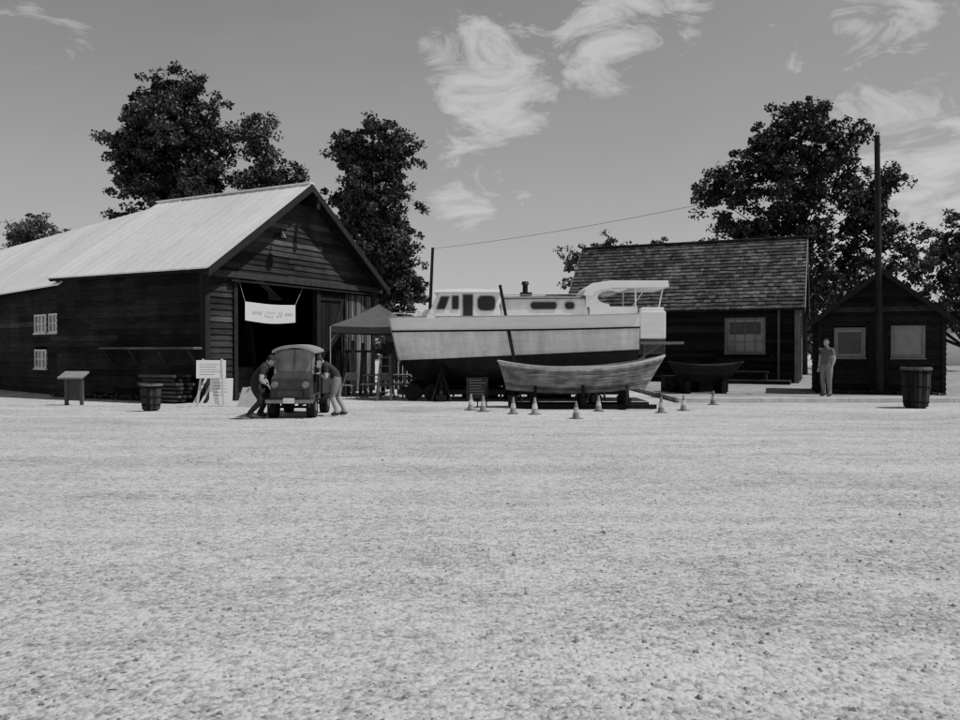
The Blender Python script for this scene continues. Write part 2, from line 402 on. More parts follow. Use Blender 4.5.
for lay in range(7):
    a0=.2+random.uniform(0,.35)
    for q in range(4): mb.fbox(Fs,a0+random.uniform(-.1,.15),1.9+random.uniform(-.3,.4),.15+q*.15,.28+q*.15,.05+lay*.12,.13+lay*.12+random.uniform(-.01,.01),rt(.1,.4))
mb.obj('lumber_stack',M['barnwood_grey'],barn,False)
mb=MB()
n=10
for i in range(n):
    a=i/n;b=(i+1)/n; s0=1.57+2.35*a;s1=1.57+2.35*b
    f0=.10+.03*math.sin(a*9);f1=.10+.03*math.sin(b*9); sg=lambda q:-.07*math.sin(math.pi*q)
    mb.poly([Fg(s0,f0,2.55+sg(a)),Fg(s1,f1,2.55+sg(b)),Fg(s1,f1,3.14+sg(b)*.5),Fg(s0,f0,3.14+sg(a)*.5)],1)
for i in range(16):
    s0=1.85+i*.12
    if i in(4,9,12):continue
    mb.fbox(Fg,s0,s0+.08,.145,.148,2.78,2.86,.5)
mb.beam(Fg(1.57,.10,3.12),Fg(1.3,.08,3.85),.015,.015,.3); mb.beam(Fg(3.92,.10,3.12),Fg(4.4,.08,3.85),.015,.015,.3)
mb.obj('banner',M['paper'],barn,False)
mb=MB(); mb.beam(Fg(2.9,.04,5.35),Fg(2.9,.45,5.5),.04,.04); mb.cyl(Fg(2.9,.45,5.52),Fg(2.9,.47,5.28),.05,.17,12)
mb.beam(Fg(W/2,0,R-.5),Fg(W/2,.9,R-.5),.14,.16); mb.box(W/2-.08,W/2+.08,-.85,-.7,R-.85,R-.6)
mb.obj('lamp_and_hoist',M['black'],barn,False)

# ---------------------------------------------------------------- house (right)
hd=Vector((-.915,.404,0)).normalized()
hx=-hd
hang=math.atan2(hx.y,hx.x)
HL=10.3; HD=6.2
fl=Vector((13.87,35,0))+hd*HL
house=empty('shingled_house',(fl.x,fl.y,0),hang)
HF=frame((0,0,0),(1,0,0),(0,-1,0)); HR=frame((HL,0,0),(0,1,0),(1,0,0)); HLf=frame((0,0,0),(0,1,0),(-1,0,0))
he=3.72;hr=6.9;hs=(hr-he)/(HD/2)
mb=MB()
lapwall(mb,HF,0.0,he,lambda z:(0,HL),[(7.25,9.0,1.45,3.05),(3.2,4.6,1.45,3.05)],h=.16,lo=.6,hi=1.5,maxlen=2.5)
natr=lambda z:(0,HD) if z<=he else ((z-he)/hs,HD-(z-he)/hs)
lapwall(mb,HR,0.0,hr-.02,natr,[],h=.16,lo=.6,hi=1.5)
lapwall(mb,HLf,0.0,hr-.02,natr,[],h=.16)
mb.obj('walls',M['wallshingle'],house,False)
mb=MB(); mb.poly([(0,HD,0),(HL,HD,0),(HL,HD,he),(0,HD,he)]); mb.obj('back_wall',M['wallshingle'],house,False)
f=MB();g=MB(); window(f,g,HF,7.25,9.0,1.45,3.05,4,3,.08); window(f,g,HF,3.2,4.6,1.45,3.05,3,3,.08)
f.fbox(HF,9.5,9.6,.05,.12,.1,he,.7)
f.obj('window_frames',M['trimgrey'],house,False); g.obj('window_glass',M['glassgrey'],house,False)
mb=MB(); mb.fbox(HF,7.45,8.8,.022,.026,2.3,2.85,.6); mb.obj('window_curtain',M['trimgrey'],house,False)
mb=MB(); mb.fbox(HF,HL-.1,HL+.07,.045,.1,.1,he-.1); mb.fbox(HR,-.05,.1,.045,.1,.1,he)
mb.fbox(HR,2.4,3.4,.045,.09,.2,2.2,.8); mb.obj('corner_boards',M['trimgrey'],house,False)
mb=MB(); row=0; k=-.3
while k<HD/2:
    k1=min(k+.17,HD/2); x=-.3+random.uniform(-.2,0)
    while x<HL+.3:
        wdt=random.uniform(.13,.34); x0=max(x,-.3); x1=min(x+wdt-.006,HL+.3)
        if x1>x0+.02:
            e=.035+random.uniform(0,.02)
            def P(xx,kk,o): return (xx,kk-o*.6,he+hs*kk+o)
            dk=random.uniform(0,.02)
            mb.hexa([P(x0,k-dk,0),P(x1,k-dk,0),P(x1,k1,0),P(x0,k1,0),P(x0,k-dk,e),P(x1,k-dk,e),P(x1,k1,.008),P(x0,k1,.008)],rt(.5,1.6))
        x+=wdt
    k=k1; row+=1
mb.hexa([(-.3,HD/2,hr),(HL+.3,HD/2,hr),(HL+.3,HD+.35,he-.35*hs),(-.3,HD+.35,he-.35*hs),(-.3,HD/2,hr+.04),(HL+.3,HD/2,hr+.04),(HL+.3,HD+.35,he-.31*hs),(-.3,HD+.35,he-.31*hs)],1)
mb.hexa([(-.3,-.28,he-.3*hs-.08),(HL+.3,-.28,he-.3*hs-.08),(HL+.3,HD/2,hr-.04),(-.3,HD/2,hr-.04),(-.3,-.28,he-.3*hs-.02),(HL+.3,-.28,he-.3*hs-.02),(HL+.3,HD/2,hr-.003),(-.3,HD/2,hr-.003)],.5)
x=-.3
while x<HL+.3:
    mb.beam((x,HD/2,hr+.06),(x+.3,HD/2,hr+.06),.26,.04,rt(1.2,1.9)); x+=.31
mb.obj('roof',M['shingle'],house,False)
mb=MB()
for X in (HL+.31,-.36):
    for sg in (1,-1):
        def P(x,k,z): return (x,k if sg>0 else HD-k,z)
        mb.hexa([P(X,-.3,he-.3*hs-.18),P(X+.04,-.3,he-.3*hs-.18),P(X+.04,HD/2,hr-.18),P(X,HD/2,hr-.18),P(X,-.3,he-.3*hs+.03),P(X+.04,-.3,he-.3*hs+.03),P(X+.04,HD/2,hr+.03),P(X,HD/2,hr+.03)],1)
mb.obj('rake_boards',M['trimgrey'],house,False)
mb=MB(); mb.fbox(HF,6.6,HL-.2,.5,1.9,.0,.30,1.3); mb.fbox(HF,7.2,9.2,1.0,1.35,.62,.68,2.5)
for q in (7.3,9.1): mb.fbox(HF,q-.05,q+.05,1.02,1.33,.30,.62,2)
mb.obj('low_deck_and_bench',M['barnwood'],house,False)

# ---------------------------------------------------------------- small shed (right)
shed=empty('small_shed',(11.4,27,.146),math.radians(-20))
SW=3.78; SF=frame((11.4,27,.146),(1,0,0),(0,-1,0)); SR=frame((11.4+SW,27,.146),(0,1,0),(1,0,0)); SL=frame((11.4,27,.146),(0,1,0),(-1,0,0))
se=2.55;sr=4.05;ss=(sr-se)/(SW/2); SD=3.4
mb=MB()
ops=[(.5,1.45,1.2,2.2),(2.2,3.2,1.2,2.25)]
lapwall(mb,SF,0,sr-.02,lambda z:(0,SW) if z<=se else ((z-se)/ss,SW-(z-se)/ss),ops,h=.16)
lapwall(mb,SR,0,se,lambda z:(0,SD),h=.16); lapwall(mb,SL,0,se,lambda z:(0,SD),h=.16)
mb.poly([(11.4,27+SD,0),(11.4+SW,27+SD,0),(11.4+SW,27+SD,se+.14),(11.4,27+SD,se+.14)])
mb.obj('siding',M['wallshingle'],shed)
mb=MB()
for sg in (-1,1):
    k=-.3
    while k<SW/2:
        k1=min(k+.22,SW/2)
        def P(kk,y,o): return ((11.4+kk) if sg<0 else (11.4+SW-kk),y,.146+se+ss*kk+o)
        y=26.6
        while y<27.3+SD:
            y1=min(y+random.uniform(.2,.4),27.3+SD)
            mb.hexa([P(k,y,0),P(k1,y,0),P(k1,y1-.005,0),P(k,y1-.005,0),P(k,y,.06),P(k1,y,.03),P(k1,y1-.005,.03),P(k,y1-.005,.06)],rt(.5,1.3)); y=y1
        k=k1
mb.obj('roof',M['shingle'],shed)
mb=MB()
for sg in (-1,1):
    def P(kk,y,z): return ((11.4+kk) if sg<0 else (11.4+SW-kk),y,.146+z)
    mb.hexa([P(-.33,26.55,se-.3*ss-.14),P(SW/2,26.55,sr-.14),P(SW/2,26.59,sr-.14),P(-.33,26.59,se-.3*ss-.14),P(-.33,26.55,se-.3*ss+.05),P(SW/2,26.55,sr+.05),P(SW/2,26.59,sr+.05),P(-.33,26.59,se-.3*ss+.05)],1)
mb.fbox(SF,0,.1,.045,.08,0,se);mb.fbox(SF,SW-.1,SW,.045,.08,0,se)
mb.obj('rake_boards',M['trimdark'],shed)
f=MB();g=MB(); window(f,g,SF,.5,1.45,1.2,2.2,1,1,.08); window(f,g,SF,2.2,3.2,1.2,2.25,1,1,.08)
f.obj('window_frames',M['trimgrey'],shed); g.obj('window_glass',M['glassgrey'],shed)
mb=MB(); mb.fbox(SF,.62,1.33,.022,.03,1.32,2.05,.13); mb.fbox(SF,2.32,3.08,.022,.03,1.32,2.12,.35); mb.obj('window_blinds',M['trimlight'],shed)
mb=MB(); mb.fbox(SF,1.52,2.12,.05,.09,.02,2.1,.8); mb.obj('door',M['trimdark'],shed)

dh=empty('distant_white_house',(50,78,0))
mb=MB(); mb.box(45,58,74,82,0,3.2); mb.prism([(73.5,3.2),(82.5,3.2),(78,5.2)],44.6,58.4,.4,0,'x'); mb.obj('walls_and_roof',M['white'],dh)
mb=MB()
for q in (46,49,52,55): mb.box(q,q+1.2,73.9,74,1,2.2)
mb.obj('windows',M['glass'],dh)

# ---------------------------------------------------------------- poles + wire
up=empty('utility_pole',(13.05,26.2,.14))
mb=MB(); mb.cyl((13.0,26.0,0.1),(12.86,26.0,8.55),.125,.085,12)
mb.cyl((12.86,25.94,8.2),(12.86,25.8,8.2),.03,.03,8,2)
mb.beam((12.92,25.95,6.0),(12.3,25.9,6.15),.03,.03); mb.cyl((12.3,25.9,6.2),(12.3,25.9,6.0),.05,.12,10)
mb.obj('pole_and_fittings',M['pole'],up)
p2=empty('service_pole',(-2.3,36,0))
mb=MB(); mb.cyl((-2.4,36,0),(-2.12,36,6.2),.1,.07,10); mb.obj('pole',M['pole'],p2)
mb=MB(); a=Vector((-2.12,36,6.15)); b=Vector((12.86,25.85,7.6)); pr=a
for i in range(1,25):
    t=i/24; p=a.lerp(b,t)-Vector((0,0,.55*4*t*(1-t)*.5)); mb.cyl(pr,p,.011,.011,5); pr=p
mb.obj('overhead_wire',M['black'])

# ---------------------------------------------------------------- boats
def loft(levels,ns,mids,center,tones=None):
    mb=MB()
    for sd in (-1,1):
        base=len(mb.v)
        for (x0,x1,zf,bf) in levels:
            for i in range(ns+1):
                t=i/ns; mb.v.append((x0+(x1-x0)*t,center+sd*bf(t),zf(t)))
        for k in range(len(levels)-1):
            for i in range(ns):
                q=[base+k*(ns+1)+i,base+k*(ns+1)+i+1,base+(k+1)*(ns+1)+i+1,base+(k+1)*(ns+1)+i]
                if sd>0:q=q[::-1]
                mb.f.append(tuple(q)); mb.t.append(tones[k] if tones else 1); mb.m.append(mids[k])
    return mb
BC=26.0
boat=empty('cabin_cruiser',(1,BC,0))
def fB(t):
    a=(1-(1-min(t/.55,1))**2.3)**.9
    if t>.55:a*=1-.13*((t-.55)/.45)**2
    return a
def lv(x0,z0,z1,fr,p,mid=0,zc=0):
    return (x0,4.94-(0.0),lambda t:z0+(z1-z0)*t-zc*4*t*(1-t),lambda t:1.42*fr*max(fB(t),.0)**p+.025)
L=[lv(-1.7,.52,.55,.03,1),lv(-1.95,.62,.62,.25,1.8),lv(-2.25,.80,.85,.62,1.7),lv(-2.45,1.0,1.12,.86,1.5),lv(-2.62,1.25,1.60,.95,1.25)]
mids=[0,0,0,0]
tones=[.8,1,1,1]
for i in range(1,6):
    f_=i/5; L.append(lv(-2.62-.22*f_,1.25+(2.20-1.25)*f_,1.60+(2.30-1.60)*f_,.95+.05*f_,1.25-.3*f_,zc=.04*f_)); mids.append(1); tones.append(rt(.84,1.03))
L.append(lv(-2.93,2.66,2.72,1.0,.88,zc=.05)); mids.append(2); tones.append(1.05)
mb=loft(L,40,mids,BC,tones=tones)
ends=[(4.94,BC-l[3](1),l[2](1)) for l in L]; e2=[(4.94,BC+l[3](1),l[2](1)) for l in L]
for k in range(len(L)-1): mb.poly([ends[k],ends[k+1],e2[k+1],e2[k]],1,1 if k>3 else 0)
dk=L[-1]
for i in range(40):
    t0=i/40;t1=(i+1)/40; X=lambda t:-2.93+7.87*t
    mb.poly([(X(t0),BC-dk[3](t0)*.99,dk[2](t0)-.07),(X(t1),BC-dk[3](t1)*.99,dk[2](t1)-.07),(X(t1),BC+dk[3](t1)*.99,dk[2](t1)-.07),(X(t0),BC+dk[3](t0)*.99,dk[2](t0)-.07)],.9,2)
hull=mb.obj('hull',[M['antifoul'],M['hullwhite'],M['white']],boat,smooth=False)
mb=MB(); rub=L[-2]
for sd in (-1,1):
    for lvv,off,wd_,hh,mi,xx in ((L[-1],0,.06,.04,1,-2.93),(L[-2],.0,.06,.055,0,-2.84),(L[4],.0,.02,.03,0,-2.62)):
        for i in range(40):
            t0=i/40;t1=(i+1)/40; 
            P=lambda t:(xx+(4.94-xx)*t,BC+sd*(lvv[3](t)+.012),lvv[2](t))
            mb.beam(P(t0),P(t1),wd_,hh,1,mi)
mb.cyl((-2.95,BC,2.68),(-2.6,BC,1.2),.04,.05,8,1,1)
mb.obj('rub_rails',[M['trimdark'],M['rowlight']],boat)
def house_block(name,prof,hw,top_in,mt,bev=.04,tone=1):
    mb=MB(); n=len(prof); zmin=min(p[1] for p in prof); zmax=max(p[1] for p in prof)
    def yy(z): return hw-(z-zmin)/(zmax-zmin)*top_in
    A=[(x,BC-yy(z),z) for x,z in prof];B=[(x,BC+yy(z),z) for x,z in prof]
    mb.poly(A,tone);mb.poly(B[::-1],tone)
    for k in range(n):
        j=(k+1)%n; mb.poly([A[j],A[k],B[k],B[j]],tone)
    return mb.obj(name,mt,boat,bevel=bev,weld=True)
house_block('wheelhouse',[(-1.72,2.55),(-1.30,3.36),(-1.22,3.40),(.60,3.40),(.64,2.55)],1.07,.12,M['white'])
house_block('wheelhouse_roof',[(-1.46,3.40),(-1.40,3.48),(-.4,3.52),(.70,3.48),(.72,3.40)],1.08,.10,M['white'],.02)
house_block('fore_trunk',[(-2.1,2.55),(-1.95,2.85),(-1.5,2.92),(-1.5,2.55)],.62,.06,M['white'])
house_block('aft_trunk',[(.645,2.55),(.645,3.20),(3.3,3.22),(3.42,2.55)],1.05,.10,M['hullwhite'])
house_block('trunk_roof',[(.73,3.205),(.73,3.27),(2,3.30),(3.38,3.27),(3.38,3.222)],1.04,.05,M['trimgrey'],.01)
house_block('hardtop',[(3.22,3.30),(3.28,3.50),(3.5,3.68),(4.1,3.76),(5.86,3.76),(5.88,3.56),(4.2,3.53),(3.75,3.48),(3.55,3.40),(3.48,3.28)],1.12,.05,M['white'],.012)
mb=MB()
for sd in (-1,1):
    y0=BC+sd*1.06
    mb.box(3.42,4.9,y0-.03,y0+.03,2.6,2.95,1)
    pts=[(3.30,2.95),(3.30,3.30),(3.55,3.42),(3.78,3.49),(4.62,3.53),(4.50,3.46)]
    arc=[(4.05+.40*math.cos(q),3.24+.21*math.sin(q)) for q in np.linspace(.9,math.pi*1.5-.1,9)]
    poly=pts+[(a,b) for a,b in arc]+[(4.05,2.95)]
    mb.prism(poly,y0-.025,y0+.025,1)
    mb.cyl((4.84,y0,2.7),(4.84,y0,3.54),.022,.022,8,.9)
    mb.cyl((5.6,BC+sd*.9,2.9) if sd<0 else (4.88,y0,2.7),(5.7 if sd<0 else 5.5,y0,3.56),.02,.02,8,.9)
mb.obj('cockpit_sides',M['white'],boat)
fr=MB();gl=MB()
def rr(x0,x1,z0,z1,r,n=5):
    pts=[]
    for cx,cz,a0 in ((x1-r,z1-r,0),(x0+r,z1-r,90),(x0+r,z0+r,180),(x1-r,z0+r,270)):
        for i in range(n+1):
            a=math.radians(a0+90*i/n); pts.append((cx+r*math.cos(a),cz+r*math.sin(a)))
    return pts
def bwin(x0,x1,z0,z1,r,hwf,mg=gl,slant=0):
    for sd in (-1,1):
        def Y(z,o): return BC+sd*(hwf(z)+o)
        P=rr(x0,x1,z0,z1,r); Q=rr(x0+.035,x1-.035,z0+.035,z1-.035,max(r-.02,.01))
        sk=lambda x,z:x+slant*(z-z0)
        n=len(P)
        for k in range(n):
            j=(k+1)%n
            fr.poly([(sk(*P[k]),Y(P[k][1],.022),P[k][1]),(sk(*P[j]),Y(P[j][1],.022),P[j][1]),(sk(*Q[j]),Y(Q[j][1],.022),Q[j][1]),(sk(*Q[k]),Y(Q[k][1],.022),Q[k][1])])
            fr.poly([(sk(*P[k]),Y(P[k][1],0),P[k][1]),(sk(*P[j]),Y(P[j][1],0),P[j][1]),(sk(*P[j]),Y(P[j][1],.022),P[j][1]),(sk(*P[k]),Y(P[k][1],.022),P[k][1])])
        mg.poly([(sk(*q),Y(q[1],.010),q[1]) for q in Q])
wh=lambda z:1.07-(z-2.55)/.85*.12
tk=lambda z:1.05-(z-2.55)/.67*.10
bwin(-1.40,-1.08,2.84,3.30,.05,wh,slant=.35)
bwin(-.90,-.64,2.84,3.32,.05,wh)
bwin(-.56,-.20,2.62,3.36,.04,wh)
bwin(-.10,.50,2.80,3.32,.16,wh)
bwin(1.55,2.42,2.84,3.13,.12,tk)
bwin(2.62,2.98,2.84,3.13,.125,tk)
fr.obj('window_frames',M['steel'],boat); gl.obj('windows',M['glass'],boat)
mb=MB()
for y0,y1 in ((-.85,-.32),(-.28,.28),(.32,.85)):
    P=lambda y,q:(-1.72+.42*q-.02,BC+y*(1-.05*q),2.55+.81*q)
    mb.poly([P(y0,.4),P(y1,.4),P(y1,.92),P(y0,.92)])
mb.obj('windscreen',M['glass'],boat)
mb=MB()
mb.cyl((1.45,25.7,3.28),(1.45,25.7,3.72),.09,.09,10,1); mb.box(1.28,1.66,25.5,25.85,3.28,3.44,1); mb.cyl((1.45,25.7,3.70),(1.45,25.7,3.80),.14,.10,10,1)
mb.beam((.62,24.86,3.62),(1.05,24.42,1.25),.10,.05,1,0,up=(0,-1,0))
mb.box(2.1,2.9,25.3,26.2,3.28,3.36,1)
mb.obj('stovepipe_and_plank',M['black'],boat)
mb=MB()
for sd in (-1,1):
    pts=[(-2.85,.12),(-2.4,.6),(-1.9,.98),(-1.4,1.2)]
    for i,(xx,yy_) in enumerate(pts):
        mb.cyl((xx,BC+sd*yy_,2.6),(xx,BC+sd*yy_,2.80 if i<3 else 2.7),.010,.010,6)
        if i: mb.cyl((pts[i-1][0],BC+sd*pts[i-1][1],2.80),(xx,BC+sd*yy_,2.80 if i<3 else 2.7),.010,.010,6)
    mb.cyl((.75,BC+sd*.8,3.33),(3.2,BC+sd*.8,3.36),.015,.015,6)
    for xx in (.8,1.6,2.4,3.15): mb.cyl((xx,BC+sd*.8,3.26),(xx,BC+sd*.8,3.35),.012,.012,6)
for xx in (.2,-.5): mb.box(xx-.15,xx+.15,BC-.3,BC+.3,3.51,3.56)
mb.obj('handrails',M['steel'],boat)
mb=MB()
mb.box(4.96,5.75,24.75,26.6,1.95,2.80,1); mb.box(5.0,5.70,24.8,26.5,2.80,2.92,1)
mb.obj('stern_box',M['white'],boat,bevel=.03)
mb=MB(); mb.box(4.95,6.3,24.7,26.9,1.78,1.86,1); mb.beam((5,25.2,1.3),(5.7,25.2,1.78),.06,.06); mb.beam((5,26.6,1.3),(5.7,26.6,1.78),.06,.06)
mb.cyl((5.3,BC,1.9),(5.3,BC,.7),.07,.05,8)
mb.obj('swim_platform',M['trimgrey'],boat)
mb=MB()
for xx in (-1.2,1.0,3.6):
    mb.box(xx-.15,xx+.15,BC-1.4,BC+1.4,0,.2,1); mb.box(xx-.2,xx+.2,BC-.2,BC+.2,.2,.56,1)
    for sd in (-1,1):
        mb.beam((xx,BC+sd*1.25,.2),(xx,BC+sd*(.98 if xx>0 else .7),1.15),.1,.1,1)
        mb.beam((xx-.3,BC+sd*1.3,.02),(xx,BC+sd*1.0,1.0),.05,.05,1); mb.beam((xx+.3,BC+sd*1.3,.02),(xx,BC+sd*1.0,1.0),.05,.05,1)
for q in (-.9,.9): mb.beam((-2.6,BC+q,.28),(4.6,BC+q,.28),.14,.16,1)
for q in range(4): mb.box(-2.3+random.uniform(-.2,.2),random.uniform(.2,.6)+(q%3)*1.3,26.3,27.2,.36+q*.07,.42+q*.07,rt(.6,1.6))
mb.box(-.6,.6,26.4,27.2,0,.7,1.2); mb.box(1.6,3.0,26.3,27.3,0,.55,.8)
mb.obj('cradle',M['trimdark'],boat)
mb=MB()
for xx in (-2.1,-1.5):
    for sd in (-1,1): mb.cyl((xx,BC+sd*.8,.27),(xx,BC+sd*1.0,.27),.27,.27,18)
mb.obj('trailer_wheels',M['rubber'],boat)

RC=22.25
rb=empty('wooden_rowboat',(2.8,RC,0))
def rB(t): return (1-abs(2*t-1)**2.4)
def rl(x0,x1,zl,zm,zr,fr_,p):
    def z(t):
        return zl*(1-t)*(1-2*t)+zm*4*t*(1-t)+zr*t*(2*t-1)
    return (x0,x1,z,lambda t:.78*fr_*max(rB(t),0)**p+ (.02 + .22*fr_*(1-t)**6))
RLv=[];K=8
for i in range(K+1):
    q=i/K
    RLv.append(rl(.72-.22*q**1.3, 4.55+.57*q**.8, .50+(1.29-.50)*q, .40+(1.10-.40)*q, .55+(1.43-.55)*q, .12+.88*math.sin(q*math.pi/2)**.9, 1.5-.75*q))
lev=[]; mids=[];tones=[]
for i in range(K):
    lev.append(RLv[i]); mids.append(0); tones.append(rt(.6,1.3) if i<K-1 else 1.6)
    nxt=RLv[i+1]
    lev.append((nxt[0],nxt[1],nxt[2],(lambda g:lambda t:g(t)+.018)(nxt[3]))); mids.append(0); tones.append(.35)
lev.append(RLv[K]); 
mb=loft(lev,28,mids,RC,tones=tones)
a=[(l[0],RC-l[3](0),l[2](0)) for l in RLv]; b=[(l[0],RC+l[3](0),l[2](0)) for l in RLv]
for k in range(K): mb.poly([a[k],a[k+1],b[k+1],b[k]],1)
mb.poly([(RLv[0][0]+(RLv[0][1]-RLv[0][0])*i/10,RC-RLv[0][3](i/10),RLv[0][2](i/10)) for i in range(11)]+[(RLv[0][0]+(RLv[0][1]-RLv[0][0])*i/10,RC+RLv[0][3](i/10),RLv[0][2](i/10)) for i in range(10,-1,-1)],.8)
mb.obj('hull',M['rowwood'],rb)
mb=MB(); G=RLv[K]
for sd in (-1,1):
    for i in range(28):
        t0=i/28;t1=(i+1)/28; P=lambda t:(G[0]+(G[1]-G[0])*t,RC+sd*(G[3](t)+.01),G[2](t)+.01)
        mb.beam(P(t0),P(t1),.06,.045,1)
mb.cyl((5.14,RC,1.47),(4.55,RC,.5),.03,.04,8,.9)
for t in (.25,.5,.72):
    xx=G[0]+(G[1]-G[0])*t; yb=G[3](t)*.93; mb.box(xx-.12,xx+.12,RC-yb,RC+yb,G[2](t)-.2,G[2](t)-.17,.8)
mb.beam((1.3,RC-.5,1.12),(3.9,RC-.1,1.16),.05,.04,1.2)
mb.obj('gunwales_and_thwarts',M['rowlight'],rb)
mb=MB()
for xx in (1.5,2.8,4.0):
    mb.box(xx-.08,xx+.08,RC-.7,RC+.7,.12,.30,1); mb.box(xx-.07,xx+.07,RC-.1,RC+.1,.30,.44,1)
    for sd in (-1,1): mb.beam((xx,RC+sd*.62,.28),(xx,RC+sd*.5,.62),.08,.08,1)
for q in (-.5,.5): mb.beam((.8,RC+q,.06),(4.8,RC+q,.06),.12,.12,1)
mb.obj('cradle',M['trimdark'],rb)

sk=empty('dark_skiff',(7.3,27,.15)); 
lev=[]
for i in range(6):
    q=i/5; lev.append((6.7-.35*q,8.3+.6*q,(lambda q:lambda t:.55+.55*q+.12*q*(2*t-1)**2)(q),(lambda q:lambda t:.65*(.2+.8*q**.6)*(1-abs(2*t-1)**2.5)**(1.2-.4*q)+.02)(q)))
mb=loft(lev,20,[0]*5,27,tones=[rt(.7,1.2) for _ in range(5)])
mb.obj('hull',M['trimdark'],sk,solid=.02)
mb=MB()
for xx in (6.9,8.1): mb.box(xx-.08,xx+.08,26.5,27.5,.15,.58); 
mb.box(6.4,8.6,27.7,28.3,.15,.7,.8)
mb.obj('blocks',M['trimdark'],sk)

# ---------------------------------------------------------------- canopy tent + things under it
tent=empty('canopy_tent',(-3.6,28.4,0))
x0,x1,y0,y1=-5.05,-2.15,27,29.9; pk=(-3.6,28.45,3.22)
mb=MB()
cor=[(x0,y0),(x1,y0),(x1,y1),(x0,y1)]
for i in range(4):
    a=cor[i];b=cor[(i+1)%4]; n=8
    for k in range(n):
        u0=k/n;u1=(k+1)/n
        p0=Vector((a[0]+(b[0]-a[0])*u0,a[1]+(b[1]-a[1])*u0,2.42-.05*math.sin(math.pi*u0)));p1=Vector((a[0]+(b[0]-a[0])*u1,a[1]+(b[1]-a[1])*u1,2.42-.05*math.sin(math.pi*u1)))
        P=Vector(pk); m0=p0.lerp(P,.5)-Vector((0,0,.06));m1=p1.lerp(P,.5)-Vector((0,0,.06))
        mb.poly([p0,p1,m1,m0]); mb.poly([m0,m1,P])
        mb.poly([p0-Vector((0,0,.22)),p1-Vector((0,0,.22)),p1,p0],.9)
mb.obj('fabric',M['canvas'],tent,solid=.006,weld=True)
mb=MB()
for c in cor:
    mb.cyl((c[0],c[1],0),(c[0],c[1],2.4),.022,.022,8); mb.box(c[0]-.08,c[0]+.08,c[1]-.08,c[1]+.08,0,.012)
    mb.cyl((c[0],c[1],1.9),((c[0]*2+pk[0])/3,(c[1]*2+pk[1])/3,2.55),.012,.012,6)
mb.obj('frame',M['steel'],tent)
tb=empty('picnic_table',(-3.2,27.5,0)); mb=MB()
for q in range(5): mb.box(-4.0,-2.4,27.2+q*.15,27.33+q*.15,.72,.76,rt())
for yy in (26.85,28.15): mb.box(-4,-2.4,yy-.13,yy+.13,.42,.46,rt())
for xx in (-3.8,-2.6):
    mb.beam((xx,26.9,0),(xx,27.45,.72),.05,.1); mb.beam((xx,28.1,0),(xx,27.6,.72),.05,.1); mb.beam((xx,26.8,.4),(xx,28.2,.4),.05,.09)
mb.obj('table_and_benches',M['barnwood_grey'],tb)
fe=empty('board_fence',(-1.5,32.5,0)); mb=MB(); x=-4.0
while x<6.0:
    mb.box(x,x+.16,32.4+random.uniform(0,.02),32.44,0,1.9+random.uniform(-.05,.05),rt(.5,1.6)); x+=.175
mb.box(-4,6,32.45,32.5,.4,.5); mb.box(-4,6,32.45,32.5,1.4,1.5)
mb.obj('boards',M['trimdark'],fe)
lt=empty('leaning_boards',(-4.9,28.2,0)); mb=MB()
for q in range(9):
    xx=-5.0+q*.2; mb.beam((xx,27.9+random.uniform(-.2,.2),0),(xx+random.uniform(-.2,.2),28.9,random.uniform(1.3,2.1)),.13,.03,rt(.15,.8))
mb.beam((-5.1,28.95,1.55),(-3.2,28.95,1.55),.08,.08,.4)
for xx in (-5.1,-3.2): mb.beam((xx,28.95,0),(xx,28.95,1.6),.08,.08,.4)
mb.obj('boards',M['barnwood_grey'],lt)
fc=[(-3.05,25.9,.3),(-4.3,26.1,-.5)]
for i,(cx,cy,ra) in enumerate(fc):
    e=empty('folding_chair'+('' if i==0 else '.%03d'%i),(cx,cy,0),ra); mb=MB()
    for sd in (-.22,.22):
        mb.cyl((sd,-.2,0),(sd,.2,.85),.013,.013,6); mb.cyl((sd,.22,0),(sd,-.18,.45),.013,.013,6)
    mb.box(-.22,.22,-.2,.2,.43,.46); mb.hexa([(-.22,.15,.6),(.22,.15,.6),(.22,.17,.6),(-.22,.17,.6),(-.22,.2,.86),(.22,.2,.86),(.22,.22,.86),(-.22,.22,.86)])
    mb.obj('chair_frame',M['trimgrey'],e,False)
lad=empty('step_ladder',(-3.0,25.2,0)); mb=MB()
for sd in (-.22,.22):
    mb.beam((-3.0+sd,25.0,0),(-3.0+sd*.6,25.45,1.45),.04,.07,.5); mb.beam((-3.0+sd,26.0,0),(-3.0+sd*.6,25.5,1.45),.03,.05,.5)
for k in range(5): z=.27*(k+1); mb.box(-3.2+.02*k,-2.8-.02*k,24.98+.29*z,25.12+.29*z,z,z+.03,.5)
mb.obj('ladder',M['trimgrey'],lad)

# ---------------------------------------------------------------- signs
def board(mb,c,w,h,lean,rot,th,mi,tone=1):
    M4=Matrix.Translation(c)@Matrix.Rotation(rot,4,'Z')@Matrix.Rotation(lean,4,'X')
    P=[M4@Vector(p) for p in ((-w/2,0,0),(w/2,0,0),(w/2,th,0),(-w/2,th,0),(-w/2,0,h),(w/2,0,h),(w/2,th,h),(-w/2,th,h))]
    mb.hexa(P,tone,mi); return M4
es=empty('easel_sign',(-7.55,22.4,0)); mb=MB()
M4=board(mb,(-7.5,22.3,.82),.78,.50,-.15,.25,.03,0)
M5=board(mb,(-7.25,22.35,.10),.62,.72,-.22,.15,.03,0,.95)
for k in range(5):
    for m_,w_,z_ in ((M4,.6,.38-.07*k),(M5,.45,.6-.09*k)):
        p0=m_@Vector((-w_/2,-.004,z_)); p1=m_@Vector((w_/2*random.uniform(.3,1),-.004,z_)); mb.beam(p0,p1,.004,.012,1,1)
